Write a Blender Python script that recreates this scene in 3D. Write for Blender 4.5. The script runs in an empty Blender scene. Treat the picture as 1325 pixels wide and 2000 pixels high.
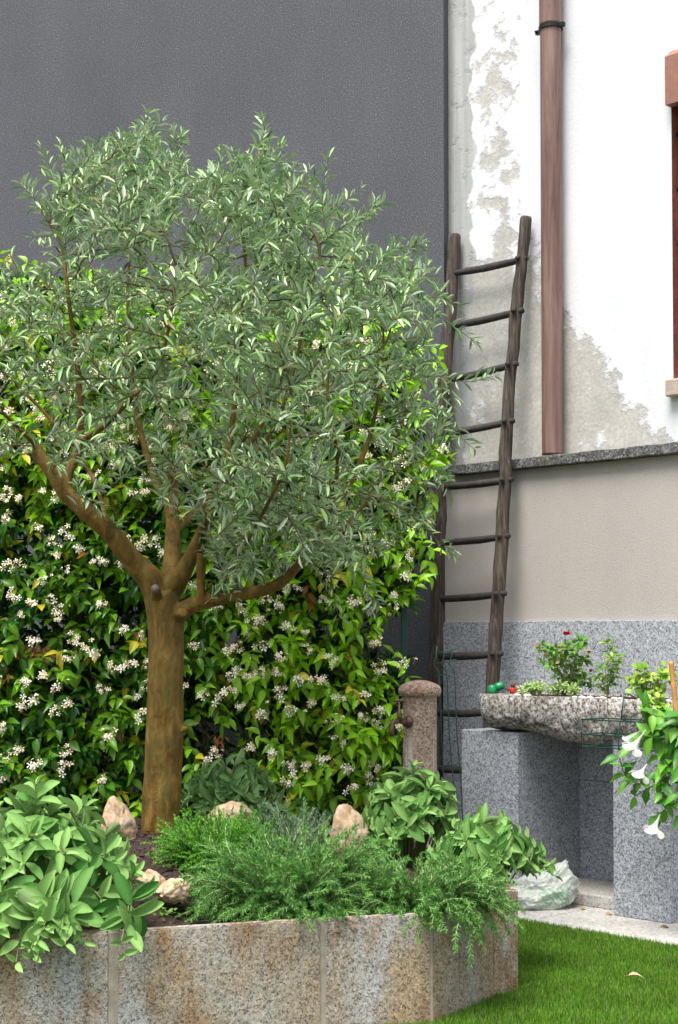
import bpy, bmesh, math, random
import numpy as np
from mathutils import Vector, Matrix, noise as mnoise

random.seed(7); rng = np.random.default_rng(7)
S = bpy.context.scene
COL = S.collection
R = math.radians

# ------------------------------------------------------------------ camera, sky, sun, exposure
H = 1.22; FPX = 2966.0; PITCH = R(2.0); HORIZON = 1240.0
SHIFT = HORIZON - 1000.0 - FPX * math.tan(PITCH)
cam_d = bpy.data.cameras.new("camera"); cam = bpy.data.objects.new("camera", cam_d); COL.objects.link(cam)
cam.location = (0, 0, H); cam.rotation_euler = (R(90) + PITCH, 0, 0)
cam_d.sensor_fit = 'VERTICAL'; cam_d.sensor_height = 36; cam_d.lens = 36 * FPX / 2000
cam_d.shift_y = SHIFT / 2000; cam_d.clip_start = 0.1; cam_d.clip_end = 500
S.camera = cam

SUN_EL, SUN_AZ = R(66), R(212)          # azimuth clockwise from +Y: behind the camera, to its left
w = bpy.data.worlds.new("World"); S.world = w; w.use_nodes = True
nt = w.node_tree; nt.nodes.clear()
sky = nt.nodes.new('ShaderNodeTexSky'); sky.sky_type = 'NISHITA'; sky.sun_disc = False
sky.sun_elevation = SUN_EL; sky.sun_rotation = SUN_AZ; sky.dust_density = 4.0; sky.air_density = 1.0
hs = nt.nodes.new('ShaderNodeHueSaturation'); hs.inputs['Saturation'].default_value = 0.42
bg = nt.nodes.new('ShaderNodeBackground'); bg.inputs['Strength'].default_value = 0.105
wo = nt.nodes.new('ShaderNodeOutputWorld')
nt.links.new(sky.outputs[0], hs.inputs['Color']); nt.links.new(hs.outputs[0], bg.inputs[0]); nt.links.new(bg.outputs[0], wo.inputs[0])
sd = bpy.data.lights.new("sun", 'SUN'); sd.energy = 2.4; sd.angle = R(28); sd.color = (1, .97, .92)
sun = bpy.data.objects.new("sun", sd); COL.objects.link(sun)
dirv = Vector((math.sin(SUN_AZ) * math.cos(SUN_EL), math.cos(SUN_AZ) * math.cos(SUN_EL), math.sin(SUN_EL)))
sun.rotation_euler = dirv.to_track_quat('Z', 'Y').to_euler()
S.view_settings.view_transform = 'Standard'; S.view_settings.look = 'None'
S.view_settings.exposure = 1.1; S.view_settings.gamma = 1.0
S.cycles.max_bounces = 6; S.cycles.transparent_max_bounces = 8

# ------------------------------------------------------------------ photograph measurements -> places in metres
cp, sp = math.cos(PITCH), math.sin(PITCH)
def ray(px, py):
    x = (px - 662.5) / FPX; v = -(py - 1000.0 - SHIFT) / FPX
    return Vector((x, cp - v * sp, sp + v * cp))
O = Vector((0, 0, H))
def at(px, py, Y):
    d = ray(px, py); return O + d * (Y / d.y)
def at_z(px, py, z):
    d = ray(px, py); return O + d * ((z - H) / d.z)
C0 = Vector((.558, 8.0, 0))             # corner where the dark wall meets the pale one
WROT = R(-45)
MW = Matrix.Translation(C0) @ Matrix.Rotation(WROT, 4, 'Z'); MWi = MW.inverted()
def loc_plane(px, py, y0, k=0.0, zr=0.0):
    "point in wall coordinates where the ray meets the plane y = y0 + k (z-zr)"
    o = MWi @ O; d = MWi.to_3x3() @ ray(px, py)
    t = (y0 + k * (o.z - zr) - o.y) / (d.y - k * d.z)
    return o + d * t
def topx(p):
    d = p - O; f = d.y * cp + d.z * sp; up = -d.y * sp + d.z * cp
    return 662.5 + FPX * d.x / f, 1000 + SHIFT - FPX * up / f

# ------------------------------------------------------------------ object helpers
def tag(o, label=None, cat=None, group=None, kind=None):
    if label: o['label'] = label
    if cat: o['category'] = cat
    if group: o['group'] = group
    if kind: o['kind'] = kind
    return o
def thing(name, label, cat, loc=(0, 0, 0), rz=0, group=None):
    o = bpy.data.objects.new(name, None); COL.objects.link(o)
    o.empty_display_size = .1; o.location = loc; o.rotation_euler = (0, 0, rz)
    return tag(o, label, cat, group)
def link(name, me, mat, parent=None, smooth=True):
    if mat: me.materials.append(mat)
    o = bpy.data.objects.new(name, me); COL.objects.link(o)
    if parent is not None: o.parent = parent
    if smooth and len(me.polygons): me.polygons.foreach_set('use_smooth', [True] * len(me.polygons))
    return o
def build(name, bm, mat, parent=None, smooth=False):
    me = bpy.data.meshes.new(name); bm.normal_update(); bm.to_mesh(me); bm.free()
    return link(name, me, mat, parent, smooth)
def inv(parent):
    "matrix taking world points into the parent's frame"
    return (Matrix.Translation(parent.location) @ parent.rotation_euler.to_matrix().to_4x4()).inverted()
def wallthing(name, label, cat, group=None):
    return thing(name, label, cat, C0, WROT, group)

def bbox(bm, x0, x1, y0, y1, z0, z1, bev=0.0):
    r = bmesh.ops.create_cube(bm, size=1)
    vs = r['verts']
    for v in vs:
        v.co = Vector(((x0 + x1) / 2 + v.co.x * (x1 - x0), (y0 + y1) / 2 + v.co.y * (y1 - y0), (z0 + z1) / 2 + v.co.z * (z1 - z0)))
    if bev > 0:
        es = list({e for v in vs for e in v.link_edges})
        bmesh.ops.bevel(bm, geom=es, offset=bev, segments=2, affect='EDGES', profile=.5)
def tube(bm, pts, radii, sides=8, cap=True, jitter=0.0, squash=1.0):
    pts = [Vector(p) for p in pts]; n = len(pts)
    if not hasattr(radii, '__len__'): radii = [radii] * n
    rings = []; ref = None
    for i, p in enumerate(pts):
        t = (pts[min(i + 1, n - 1)] - pts[max(i - 1, 0)]).normalized()
        if ref is None: ref = t.orthogonal().normalized()
        ref = (ref - t * ref.dot(t)).normalized(); b = t.cross(ref)
        ring = []
        for k in range(sides):
            a = 2 * math.pi * k / sides
            rr = radii[i] * (1 + (mnoise.noise(p * 9 + Vector((k * 3.1, 0, 0))) * jitter if jitter else 0))
            ring.append(bm.verts.new(p + ref * math.cos(a) * rr + b * math.sin(a) * rr * squash))
        rings.append(ring)
    for i in range(n - 1):
        for k in range(sides):
            bm.faces.new((rings[i][k], rings[i][(k + 1) % sides], rings[i + 1][(k + 1) % sides], rings[i + 1][k]))
    if cap:
        bm.faces.new(rings[0][::-1]); bm.faces.new(rings[-1])
def lathe(bm, prof, M=None, sides=32):
    M = M or Matrix(); rings = []
    for r, z in prof:
        rings.append([bm.verts.new(M @ Vector((r * math.cos(2 * math.pi * k / sides), r * math.sin(2 * math.pi * k / sides), z))) for k in range(sides)])
    for i in range(len(rings) - 1):
        for k in range(sides):
            bm.faces.new((rings[i][k], rings[i][(k + 1) % sides], rings[i + 1][(k + 1) % sides], rings[i + 1][k]))
    bm.faces.new(rings[0][::-1]); bm.faces.new(rings[-1])
def interp(P, n):
    "Catmull-Rom through points"
    P = [Vector(p) for p in P]; Q = [P[0] * 2 - P[1]] + P + [P[-1] * 2 - P[-2]]; out = []
    for i in range(len(P) - 1):
        a, b, c, d = Q[i:i + 4]
        for j in range(n):
            t = j / n
            out.append(.5 * ((2 * b) + (c - a) * t + (2 * a - 5 * b + 4 * c - d) * t * t + (3 * b - a - 3 * c + d) * t ** 3))
    out.append(P[-1]); return out

# ---- arrays of small templates (leaves, petals, needles, blades) in one mesh
def leaf_template(prof, droop=.15, fold=.12, cols=3):
    "prof: [(s, halfwidth)], tip at s=1; y along the leaf, z up"
    V = [(0, 0, 0)]; F = []
    for s, hw in prof:
        z = -droop * s * s
        V += [(-hw, s, z + fold * hw), (0, s, z), (hw, s, z + fold * hw)]
    V.append((0, 1, -droop)); tip = len(V) - 1
    F += [(0, 2, 1), (0, 3, 2)]
    for i in range(len(prof) - 1):
        a = 1 + 3 * i; b = a + 3
        F += [(a, a + 1, b + 1, b), (a + 1, a + 2, b + 2, b + 1)]
    a = 1 + 3 * (len(prof) - 1)
    F += [(a, a + 1, tip), (a + 1, a + 2, tip)]
    return np.array(V, float), F
def norm(a): return a / np.maximum(np.linalg.norm(a, axis=-1, keepdims=True), 1e-9)
def k_mid(V): return len(V) >= 11 and V[3:, 0].min() < 0
def scatter_arrays(tmpl, pos, d, up, L, W, col):
    V, F = tmpl; n = len(pos)
    y = norm(d); x = norm(np.cross(y, up)); z = np.cross(x, y)
    cf = np.where(np.abs(V[:, 0]) < 1e-6, 1.16, .90) if k_mid(V) else np.ones(len(V))
    vv = pos[:, None, :] + (x[:, None, :] * (V[None, :, 0:1] * W[:, None, None]) + y[:, None, :] * (V[None, :, 1:2] * L[:, None, None])
                            + z[:, None, :] * (V[None, :, 2:3] * L[:, None, None]))
    k = len(V); cc = np.repeat(col[:, None, :], k, 1) * cf[None, :, None]
    return vv.reshape(-1, 3), F, k, n, cc.reshape(-1, 3)
def mesh_from(chunks, name, M=None):
    me = bpy.data.meshes.new(name)
    allv = []; allc = []; li = []; ls = []; lt = []; off = 0; lo = 0
    for vv, F, k, n, cc in chunks:
        base = off + np.arange(n) * k
        for f in F:
            pass
        fl = np.array([i for f in F for i in f]); ln = np.array([len(f) for f in F])
        idx = (base[:, None] + fl[None, :]).ravel()
        li.append(idx)
        tot = np.tile(ln, n); lt.append(tot)
        allv.append(vv); allc.append(cc); off += len(vv)
    V = np.concatenate(allv); Cc = np.concatenate(allc); LI = np.concatenate(li); LT = np.concatenate(lt)
    LS = np.concatenate([[0], np.cumsum(LT)[:-1]])
    if M is not None:
        A = np.array(M); V = V @ A[:3, :3].T + A[:3, 3]
    me.vertices.add(len(V)); me.vertices.foreach_set('co', V.astype(np.float32).ravel())
    me.loops.add(len(LI)); me.loops.foreach_set('vertex_index', LI.astype(np.int32))
    me.polygons.add(len(LT)); me.polygons.foreach_set('loop_start', LS.astype(np.int32)); me.polygons.foreach_set('loop_total', LT.astype(np.int32))
    ca = me.color_attributes.new('Col', 'FLOAT_COLOR', 'POINT')
    ca.data.foreach_set('color', np.concatenate([Cc, np.ones((len(Cc), 1))], 1).astype(np.float32).ravel())
    me.update(calc_edges=True); me.validate()
    return me
class Leaves:
    def __init__(s): s.d = {}
    def add(s, key, pos, d, up, L, W, col):
        s.d.setdefault(key, []).append((tuple(pos), tuple(d), tuple(up), L, W, tuple(col)))
    def mesh(s, name, M=None):
        ch = []
        for k, rows in s.d.items():
            P = np.array([r[0] for r in rows]); D = np.array([r[1] for r in rows]); U = np.array([r[2] for r in rows])
            ch.append(scatter_arrays(TM[k], P, D, U, np.array([r[3] for r in rows]), np.array([r[4] for r in rows]), np.array([r[5] for r in rows])))
        return mesh_from(ch, name, M)
TM = {
    'olive0': leaf_template([(.22, .36), (.55, .5), (.82, .3)], .03, .25),
    'olive1': leaf_template([(.22, .36), (.55, .5), (.82, .3)], .14, .3),
    'jas0': leaf_template([(.12, .26), (.32, .48), (.55, .46), (.8, .22)], .12, .22),
    'jas1': leaf_template([(.12, .26), (.32, .48), (.55, .46), (.8, .22)], .38, .3),
    'sage0': leaf_template([(.08, .2), (.28, .42), (.55, .5), (.8, .38), (.95, .16)], .10, .34),
    'sage1': leaf_template([(.08, .2), (.28, .42), (.55, .5), (.8, .38), (.95, .16)], .36, .38),
    'round': leaf_template([(.1, .3), (.35, .52), (.65, .5), (.9, .26)], .15, .15),
    'needle': (np.array([(-.5, 0, 0), (.5, 0, 0), (.4, .6, .0), (-.4, .6, .0), (0, 1, -.05)], float), [(0, 1, 2, 3), (3, 2, 4)]),
    'blade': (np.array([(-.5, 0, 0), (.5, 0, 0), (.42, .55, -.06), (-.42, .55, -.06), (0, 1, -.25)], float), [(0, 1, 2, 3), (3, 2, 4)]),
    'petalw': leaf_template([(.2, .34), (.5, .52), (.8, .5), (.95, .3)], .3, .1),
    'petal': leaf_template([(.35, .16), (.7, .5), (.93, .34)], .12, .0),
}

# ------------------------------------------------------------------ materials
def M_(name):
    m = bpy.data.materials.new(name); m.use_nodes = True; t = m.node_tree; t.nodes.clear()
    o = t.nodes.new('ShaderNodeOutputMaterial'); p = t.nodes.new('ShaderNodeBsdfPrincipled'); t.links.new(p.outputs[0], o.inputs[0])
    return m, t, p, o
def N(t, typ, **k):
    n = t.nodes.new(typ)
    for a, b in k.items():
        if a.startswith('i_'):
            key = a[2:]; key = int(key) if key.isdigit() else key.replace('_', ' ')
            n.inputs[key].default_value = b
        else: setattr(n, a, b)
    return n
def coord(t, scale=(1, 1, 1)):
    c = N(t, 'ShaderNodeTexCoord'); m = N(t, 'ShaderNodeMapping'); m.inputs['Scale'].default_value = scale
    t.links.new(c.outputs['Object'], m.inputs['Vector']); return m.outputs[0]
def ramp(t, src, stops, interp_='LINEAR'):
    r = N(t, 'ShaderNodeValToRGB'); cr = r.color_ramp; cr.interpolation = interp_
    while len(cr.elements) < len(stops): cr.elements.new(.5)
    for e, (p, c) in zip(cr.elements, stops):
        e.position = p; e.color = (*c, 1) if len(c) == 3 else c
    t.links.new(src, r.inputs[0]); return r.outputs[0]
def noise(t, vec, scale, detail=4, rough=.55, dist=0):
    n = N(t, 'ShaderNodeTexNoise', i_Scale=scale, i_Detail=detail, i_Roughness=rough, i_Distortion=dist)
    t.links.new(vec, n.inputs['Vector']); return n.outputs['Fac']
def mix(t, fac, a, b, mode='MIX'):
    m = N(t, 'ShaderNodeMix', data_type='RGBA', blend_type=mode)
    for s, v in ((0, fac), (6, a), (7, b)):
        if hasattr(v, 'is_linked'): t.links.new(v, m.inputs[s])
        else: m.inputs[s].default_value = v if s == 0 else (*v, 1)
    return m.outputs[2]
def bump(t, p, src, strength=.5, dist=.005, prev=None):
    b = N(t, 'ShaderNodeBump', i_Strength=strength, i_Distance=dist); t.links.new(src, b.inputs['Height'])
    if prev is not None: t.links.new(prev, b.inputs['Normal'])
    t.links.new(b.outputs[0], p.inputs['Normal']); return b.outputs[0]
def base(t, p, c): t.links.new(c, p.inputs['Base Color'])
def simple(name, c, rough=.6, metal=0, var=.0, scale=20, bmp=0, bscale=60, spec=.5):
    m, t, p, o = M_(name); p.inputs['Roughness'].default_value = rough; p.inputs['Metallic'].default_value = metal
    p.inputs['Specular IOR Level'].default_value = spec
    v = coord(t)
    if var: base(t, p, ramp(t, noise(t, v, scale), [(.3, tuple(x * (1 - var) for x in c)), (.7, tuple(min(1, x * (1 + var)) for x in c))]))
    else: p.inputs['Base Color'].default_value = (*c, 1)
    if bmp: bump(t, p, noise(t, v, bscale), bmp, .004)
    return m

# dark scratch-render wall
m, t, p, o = M_('dark_render'); v = coord(t)
n1 = noise(t, v, 130, 3, .7); n2 = noise(t, v, .6, 3); n3 = noise(t, coord(t, (1, 1, .35)), 2.2, 5, .6)
c = ramp(t, n1, [(.34, (.044, .047, .055)), (.54, (.086, .090, .103)), (.66, (.145, .152, .168)), (.74, (.5, .5, .52))])
c = mix(t, .55, c, ramp(t, n2, [(.3, (.42, .42, .43)), (.7, (.6, .6, .6))]), 'OVERLAY')
c = mix(t, .38, c, ramp(t, n3, [(.35, (.35, .35, .36)), (.7, (.62, .62, .62))]), 'OVERLAY')
base(t, p, c); p.inputs['Roughness'].default_value = .75; bump(t, p, n1, .55, .003); DARK = m

# beige plaster of the lower wall
m, t, p, o = M_('beige_plaster'); v = coord(t)
n1 = noise(t, v, 170, 3, .7); n2 = noise(t, coord(t, (1, 1, .3)), 2.5, 5, .6)
c = mix(t, .5, ramp(t, n1, [(.35, (.36, .332, .31)), (.65, (.50, .465, .435))]), ramp(t, n2, [(.3, (.44, .44, .44)), (.7, (.56, .56, .555))]), 'OVERLAY')
base(t, p, c); p.inputs['Roughness'].default_value = .9; bump(t, p, n1, .5, .003); BEIGE = m

def granite(name, stops, scale=115, stain=None, rough=.6, bmp=.12, tint=None):
    m, t, p, o = M_(name); v = coord(t)
    wv = N(t, 'ShaderNodeTexNoise', i_Scale=scale * .8, i_Detail=2); t.links.new(v, wv.inputs['Vector'])
    add = N(t, 'ShaderNodeVectorMath', operation='MULTIPLY_ADD'); add.inputs[1].default_value = (.012,) * 3
    t.links.new(wv.outputs['Color'], add.inputs[0]); t.links.new(v, add.inputs[2])
    vo = N(t, 'ShaderNodeTexVoronoi', i_Scale=scale); t.links.new(add.outputs[0], vo.inputs['Vector'])
    sx = N(t, 'ShaderNodeSeparateColor'); t.links.new(vo.outputs['Color'], sx.inputs[0])
    c = ramp(t, sx.outputs[0], stops, 'CONSTANT')
    vo2 = N(t, 'ShaderNodeTexVoronoi', i_Scale=scale * 2.1); t.links.new(v, vo2.inputs['Vector'])
    s2 = N(t, 'ShaderNodeSeparateColor'); t.links.new(vo2.outputs['Color'], s2.inputs[0])
    c = mix(t, .45, c, ramp(t, s2.outputs[1], stops, 'CONSTANT'))
    n2 = noise(t, v, 3.0, 5, .6)
    c = mix(t, .35, c, ramp(t, n2, [(.3, (.36, .36, .37)), (.7, (.62, .62, .62))]), 'OVERLAY')
    if stain:
        for sc, th, colr, amt in stain:
            a = noise(t, coord(t, (sc, sc, sc * .45)), 1.0, 5, .62, .4)
            f = ramp(t, a, [(th, (0, 0, 0)), (th + .16, (amt, amt, amt))])
            c = mix(t, f, c, colr, 'MULTIPLY')
    base(t, p, c); p.inputs['Roughness'].default_value = rough
    bump(t, p, sx.outputs[0], bmp, .002); return m
GREY = [(0, (.04, .042, .05)), (.15, (.20, .21, .235)), (.38, (.35, .37, .41)), (.66, (.50, .525, .575)), (.9, (.66, .69, .73))]
PLGR = [(0, (.04, .038, .036)), (.13, (.19, .185, .175)), (.3, (.38, .375, .36)), (.58, (.50, .50, .49)), (.86, (.68, .68, .67))]
GRAN = granite('grey_granite', GREY, 150)
PLANTER = granite('weathered_granite', PLGR, 160, [(4.2, .44, (.92, .70, .44), .9), (2.3, .43, (.86, .76, .60), .8), (9, .50, (.74, .52, .32), .8), (6.5, .56, (.6, .55, .5), .6)], .7, .2)
PILLARM = granite('pink_granite', [(0, (.07, .045, .035)), (.15, (.26, .18, .13)), (.4, (.42, .31, .235)), (.72, (.55, .44, .35)), (.93, (.68, .6, .52))], 130,
                  [(5, .5, (.7, .5, .36), .8)], .75, .3)
PAVE = granite('paving_stone', [(0, (.26, .25, .23)), (.2, (.42, .41, .38)), (.5, (.52, .51, .48)), (.85, (.62, .61, .58))], 110, [(2.5, .5, (.7, .66, .6), .6)], .85)
# pale upright streaks on the tap pillar
t = PILLARM.node_tree; p = [n for n in t.nodes if n.type == 'BSDF_PRINCIPLED'][0]
src = p.inputs['Base Color'].links[0].from_socket
a = noise(t, coord(t, (26, 26, 1.6)), 1.0, 2, .5); sep = N(t, 'ShaderNodeSeparateXYZ'); t.links.new(coord(t), sep.inputs[0])
lo = ramp(t, sep.outputs[2], [(.0, (1, 1, 1)), (.70, (1, 1, 1)), (.82, (0, 0, 0))])
f = mix(t, 1, ramp(t, a, [(.57, (0, 0, 0)), (.64, (.75, .75, .75))]), lo, 'MULTIPLY')
base(t, p, mix(t, f, src, (.62, .58, .52)))

# rough old trough stone
m, t, p, o = M_('rough_trough_stone'); v = coord(t)
n1 = noise(t, v, 60, 5, .8); n2 = noise(t, v, 7, 4, .6); n3 = noise(t, v, 16, 4)
c = ramp(t, n1, [(.36, (.02, .018, .016)), (.46, (.19, .17, .155)), (.53, (.48, .455, .42)), (.66, (.74, .71, .67))])
c = mix(t, ramp(t, n2, [(.5, (0, 0, 0)), (.68, (.85, .85, .85))]), c, (.22, .17, .13), 'MULTIPLY')
c = mix(t, ramp(t, n3, [(.6, (0, 0, 0)), (.7, (.3, .3, .3))]), c, (.3, .32, .12))
base(t, p, c); p.inputs['Roughness'].default_value = .95; bump(t, p, n1, 1.0, .012); TROUGH = m
COPING = granite('dark_coping_stone', [(0, (.03, .03, .03)), (.3, (.09, .09, .095)), (.6, (.17, .17, .175)), (.88, (.32, .31, .29))], 95, [(9, .52, (.5, .5, .35), .6)], .9, .5)
CONC = simple('dark_concrete', (.02, .019, .02), .9, 0, .4, 6, .5, 40)
SILL = simple('sill_stone', (.42, .34, .28), .8, 0, .2, 18, .3)
SOIL = simple('dark_soil', (.035, .020, .014), .95, 0, .6, 55, 1.0, 50)

# peeling white wall: 'peel' attribute holds where render is bare, the fine edge comes from noise
m, t, p, o = M_('peeling_white_wall'); v = coord(t)
def attr(t, n): 
    a = N(t, 'ShaderNodeAttribute', attribute_name=n); return a.outputs['Fac']
def math_(t, op, a, b, c=None):
    n = N(t, 'ShaderNodeMath', operation=op)
    for i, x in enumerate((a, b, c)):
        if x is None: continue
        if hasattr(x, 'is_linked'): t.links.new(x, n.inputs[i])
        else: n.inputs[i].default_value = x
    return n.outputs[0]
nA = noise(t, v, 11, 8, .68); nB = noise(t, v, 60, 4, .6); nS = noise(t, coord(t, (9, 9, 1.2)), 1.0, 5, .6)
mk = math_(t, 'MULTIPLY_ADD', math_(t, 'SUBTRACT', nA, .5), 2.6, attr(t, 'peel'))
mk = ramp(t, mk, [(.28, (0, 0, 0)), (.42, (.22, .22, .22)), (.50, (.65, .65, .65)), (.72, (1, 1, 1))])
ck = math_(t, 'MULTIPLY_ADD', math_(t, 'SUBTRACT', nA, .5), .5, attr(t, 'cement'))
ck = ramp(t, ck, [(.47, (0, 0, 0)), (.51, (1, 1, 1))])
white = mix(t, .3, ramp(t, nS, [(.3, (.66, .68, .71)), (.7, (.74, .75, .77))]), ramp(t, noise(t, v, 2.3, 6, .7), [(.3, (.44, .44, .45)), (.6, (.56, .56, .56))]), 'OVERLAY')
bare = ramp(t, nB, [(.3, (.40, .39, .365)), (.7, (.54, .525, .495))])
bare = mix(t, .5, bare, ramp(t, noise(t, v, 5, 5, .7), [(.3, (.34, .34, .34)), (.7, (.66, .65, .62))]), 'OVERLAY')
cem = ramp(t, noise(t, coord(t, (22, 22, .9)), 1.0, 4, .6), [(.35, (.36, .37, .37)), (.65, (.50, .51, .505))])
# a thin dark crack line where the coat has broken off
edge = ramp(t, math_(t, 'MULTIPLY_ADD', math_(t, 'SUBTRACT', nA, .5), 2.6, attr(t, 'peel')), [(.455, (0, 0, 0)), (.47, (.55, .55, .55)), (.485, (0, 0, 0))])
c = mix(t, mk, white, bare); c = mix(t, ck, c, cem); c = mix(t, edge, c, (.35, .32, .28), 'MULTIPLY')
base(t, p, c); p.inputs['Roughness'].default_value = .9
hgt = math_(t, 'MULTIPLY_ADD', math_(t, 'SUBTRACT', 1.0, mk), 1.0, math_(t, 'MULTIPLY', nB, .35)); bump(t, p, hgt, .6, .006); WHITE = m

def leafmat(name, rough=.45, trans=.25, back=None, tc=(1, 1, 1), spec=.5):
    m, t, p, o = M_(name)
    a = N(t, 'ShaderNodeAttribute', attribute_name='Col'); c = a.outputs['Color']
    c0 = c
    if back is not None:
        g = N(t, 'ShaderNodeNewGeometry'); c = mix(t, g.outputs['Backfacing'], c, mix(t, .75, c, back))
    base(t, p, c); p.inputs['Roughness'].default_value = rough; p.inputs['Specular IOR Level'].default_value = spec
    tr = N(t, 'ShaderNodeBsdfTranslucent'); ms = N(t, 'ShaderNodeMixShader'); ms.inputs[0].default_value = trans
    t.links.new(mix(t, 1, c0, tc, 'MULTIPLY'), tr.inputs[0])
    t.links.new(p.outputs[0], ms.inputs[1]); t.links.new(tr.outputs[0], ms.inputs[2]); t.links.new(ms.outputs[0], o.inputs[0])
    return m
OLIVE = leafmat('olive_leaf', .45, .16, (.52, .66, .46), spec=.5)
JAS = leafmat('jasmine_leaf', .32, .30, (.12, .2, .05), (1.2, 1.3, .6), spec=.5)
SAGE = leafmat('sage_leaf', .75, .22, (.30, .42, .19), spec=.3)
t = SAGE.node_tree; p = [n for n in t.nodes if n.type == 'BSDF_PRINCIPLED'][0]; bump(t, p, noise(t, coord(t), 170, 3, .6), .35, .003)
ROSM = leafmat('rosemary_leaf', .5, .2, (.15, .24, .12))
GRASSM = leafmat('grass_blade', .5, .25)
PETAL = leafmat('petal', .6, .15)
GENL = leafmat('green_leaf', .4, .3, (.14, .24, .07))

m, t, p, o = M_('olive_bark'); v = coord(t)
n1 = noise(t, coord(t, (85, 85, 30)), 1, 6, .75); n2 = noise(t, coord(t, (14, 14, 5)), 1, 7, .7, .5); n3 = noise(t, coord(t, (16, 16, 6)), 1, 4)
c = ramp(t, n2, [(.3, (.060, .032, .006)), (.46, (.165, .095, .015)), (.60, (.26, .165, .032)), (.76, (.42, .31, .14))])
c = mix(t, .6, c, ramp(t, n1, [(.3, (.3, .3, .3)), (.7, (.62, .62, .62))]), 'OVERLAY')
c = mix(t, ramp(t, n3, [(.50, (0, 0, 0)), (.64, (.65, .65, .65))]), c, (.075, .078, .012))
pale = noise(t, coord(t, (34, 34, 8)), 1, 5, .7); c = mix(t, ramp(t, pale, [(.68, (0, 0, 0)), (.73, (.6, .6, .6))]), c, (.45, .38, .27))
rg = noise(t, v, 34, 2); c = mix(t, ramp(t, rg, [(.70, (0, 0, 0)), (.76, (.8, .8, .8))]), c, (.06, .035, .015))
base(t, p, c); p.inputs['Roughness'].default_value = .5; p.inputs['Specular IOR Level'].default_value = .3
bb = N(t, 'ShaderNodeTexWave', i_Scale=7.0, i_Distortion=6.0, i_Detail=3.0); bb.bands_direction = 'Z'; t.links.new(coord(t, (1, 1, 1.4)), bb.inputs['Vector'])
b1 = bump(t, p, n1, .9, .008); bump(t, p, noise(t, coord(t, (3, 3, 26)), 1, 4, .6), .25, .008, b1); BARK = m
TWIG = simple('twig_bark', (.11, .075, .03), .6, 0, .4, 14)
CUT = simple('cut_wood_end', (.13, .10, .08), .7, 0, .4, 60)

m, t, p, o = M_('old_ladder_wood'); n1 = noise(t, coord(t, (85, 85, 3.5)), 1, 6, .7); n2 = noise(t, coord(t, (6, 6, 2)), 1, 4)
c = ramp(t, n1, [(.33, (.012, .010, .009)), (.47, (.055, .042, .034)), (.62, (.125, .10, .082)), (.76, (.26, .23, .20))])
c = mix(t, .5, c, ramp(t, n2, [(.3, (.32, .30, .29)), (.7, (.62, .58, .54))]), 'OVERLAY')
base(t, p, c); p.inputs['Roughness'].default_value = .85; bump(t, p, n1, .9, .008); WOOD = m
RUNG = simple('dark_rung_wood', (.035, .029, .027), .8, 0, .5, 30, .6, 90)

m, t, p, o = M_('brown_pipe_paint'); n1 = noise(t, coord(t, (26, 26, 1.6)), 1, 5, .65, .6); n2 = noise(t, coord(t, (70, 70, 22)), 1, 2)
c = ramp(t, n1, [(.36, (.115, .058, .048)), (.50, (.185, .105, .088)), (.66, (.255, .165, .14))])
c = mix(t, ramp(t, n2, [(.71, (0, 0, 0)), (.75, (.8, .8, .8))]), c, (.10, .035, .03))
base(t, p, c); p.inputs['Roughness'].default_value = .5; bump(t, p, n2, .1, .002); PIPE = m
IRON = simple('dark_iron', (.02, .025, .025), .5, .6)
GWIRE = simple('green_wire', (.012, .07, .055), .45, 0, .3, 30)
BRONZE = simple('aged_bronze', (.17, .105, .075), .45, .75, .35, 60, .2, 90)
REDW = simple('red_brown_wood', (.25, .075, .055), .55, 0, .35, 12, .2, 40)
TERRA = simple('terracotta_render', (.29, .14, .105), .8, 0, .15, 30, .3, 120)
GLASS = simple('dark_glass', (.04, .03, .025), .08, 0)
MORT = simple('beige_mortar', (.36, .31, .25), .9, 0, .2, 30, .4, 120)
m, t, p, o = M_('limestone_rock'); v = coord(t); n1 = noise(t, v, 14, 6, .7, .5); n2 = noise(t, v, 34, 4, .6)
c = ramp(t, n1, [(.28, (.22, .12, .06)), (.42, (.48, .33, .20)), (.58, (.62, .48, .33)), (.74, (.72, .62, .50))])
c = mix(t, ramp(t, n2, [(.27, (.9, .9, .9)), (.36, (0, 0, 0))]), c, (.12, .07, .05)); base(t, p, c)
p.inputs['Roughness'].default_value = .85; bump(t, p, n1, .8, .012); ROCK = m
GPLAST = simple('green_plastic', (.01, .26, .09), .3)
REDP = simple('red_glaze', (.5, .03, .015), .4)
PEBB = simple('white_pebble', (.7, .7, .68), .7, 0, .1)
CANE = simple('bamboo_cane', (.50, .25, .07), .45, 0, .25, 15, .2, 40)
POT = simple('terracotta_pot', (.33, .14, .08), .8, 0, .2)
DRY = simple('dry_leaf', (.38, .20, .08), .7, 0, .3, 40)
STEM = simple('green_stem', (.14, .17, .05), .6, 0, .3, 20)
LAWNB = simple('lawn_base', (.02, .055, .008), .95, 0, .3, 12)
GROUND = simple('packed_ground', (.12, .10, .08), .95, 0, .3, 4)
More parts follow.
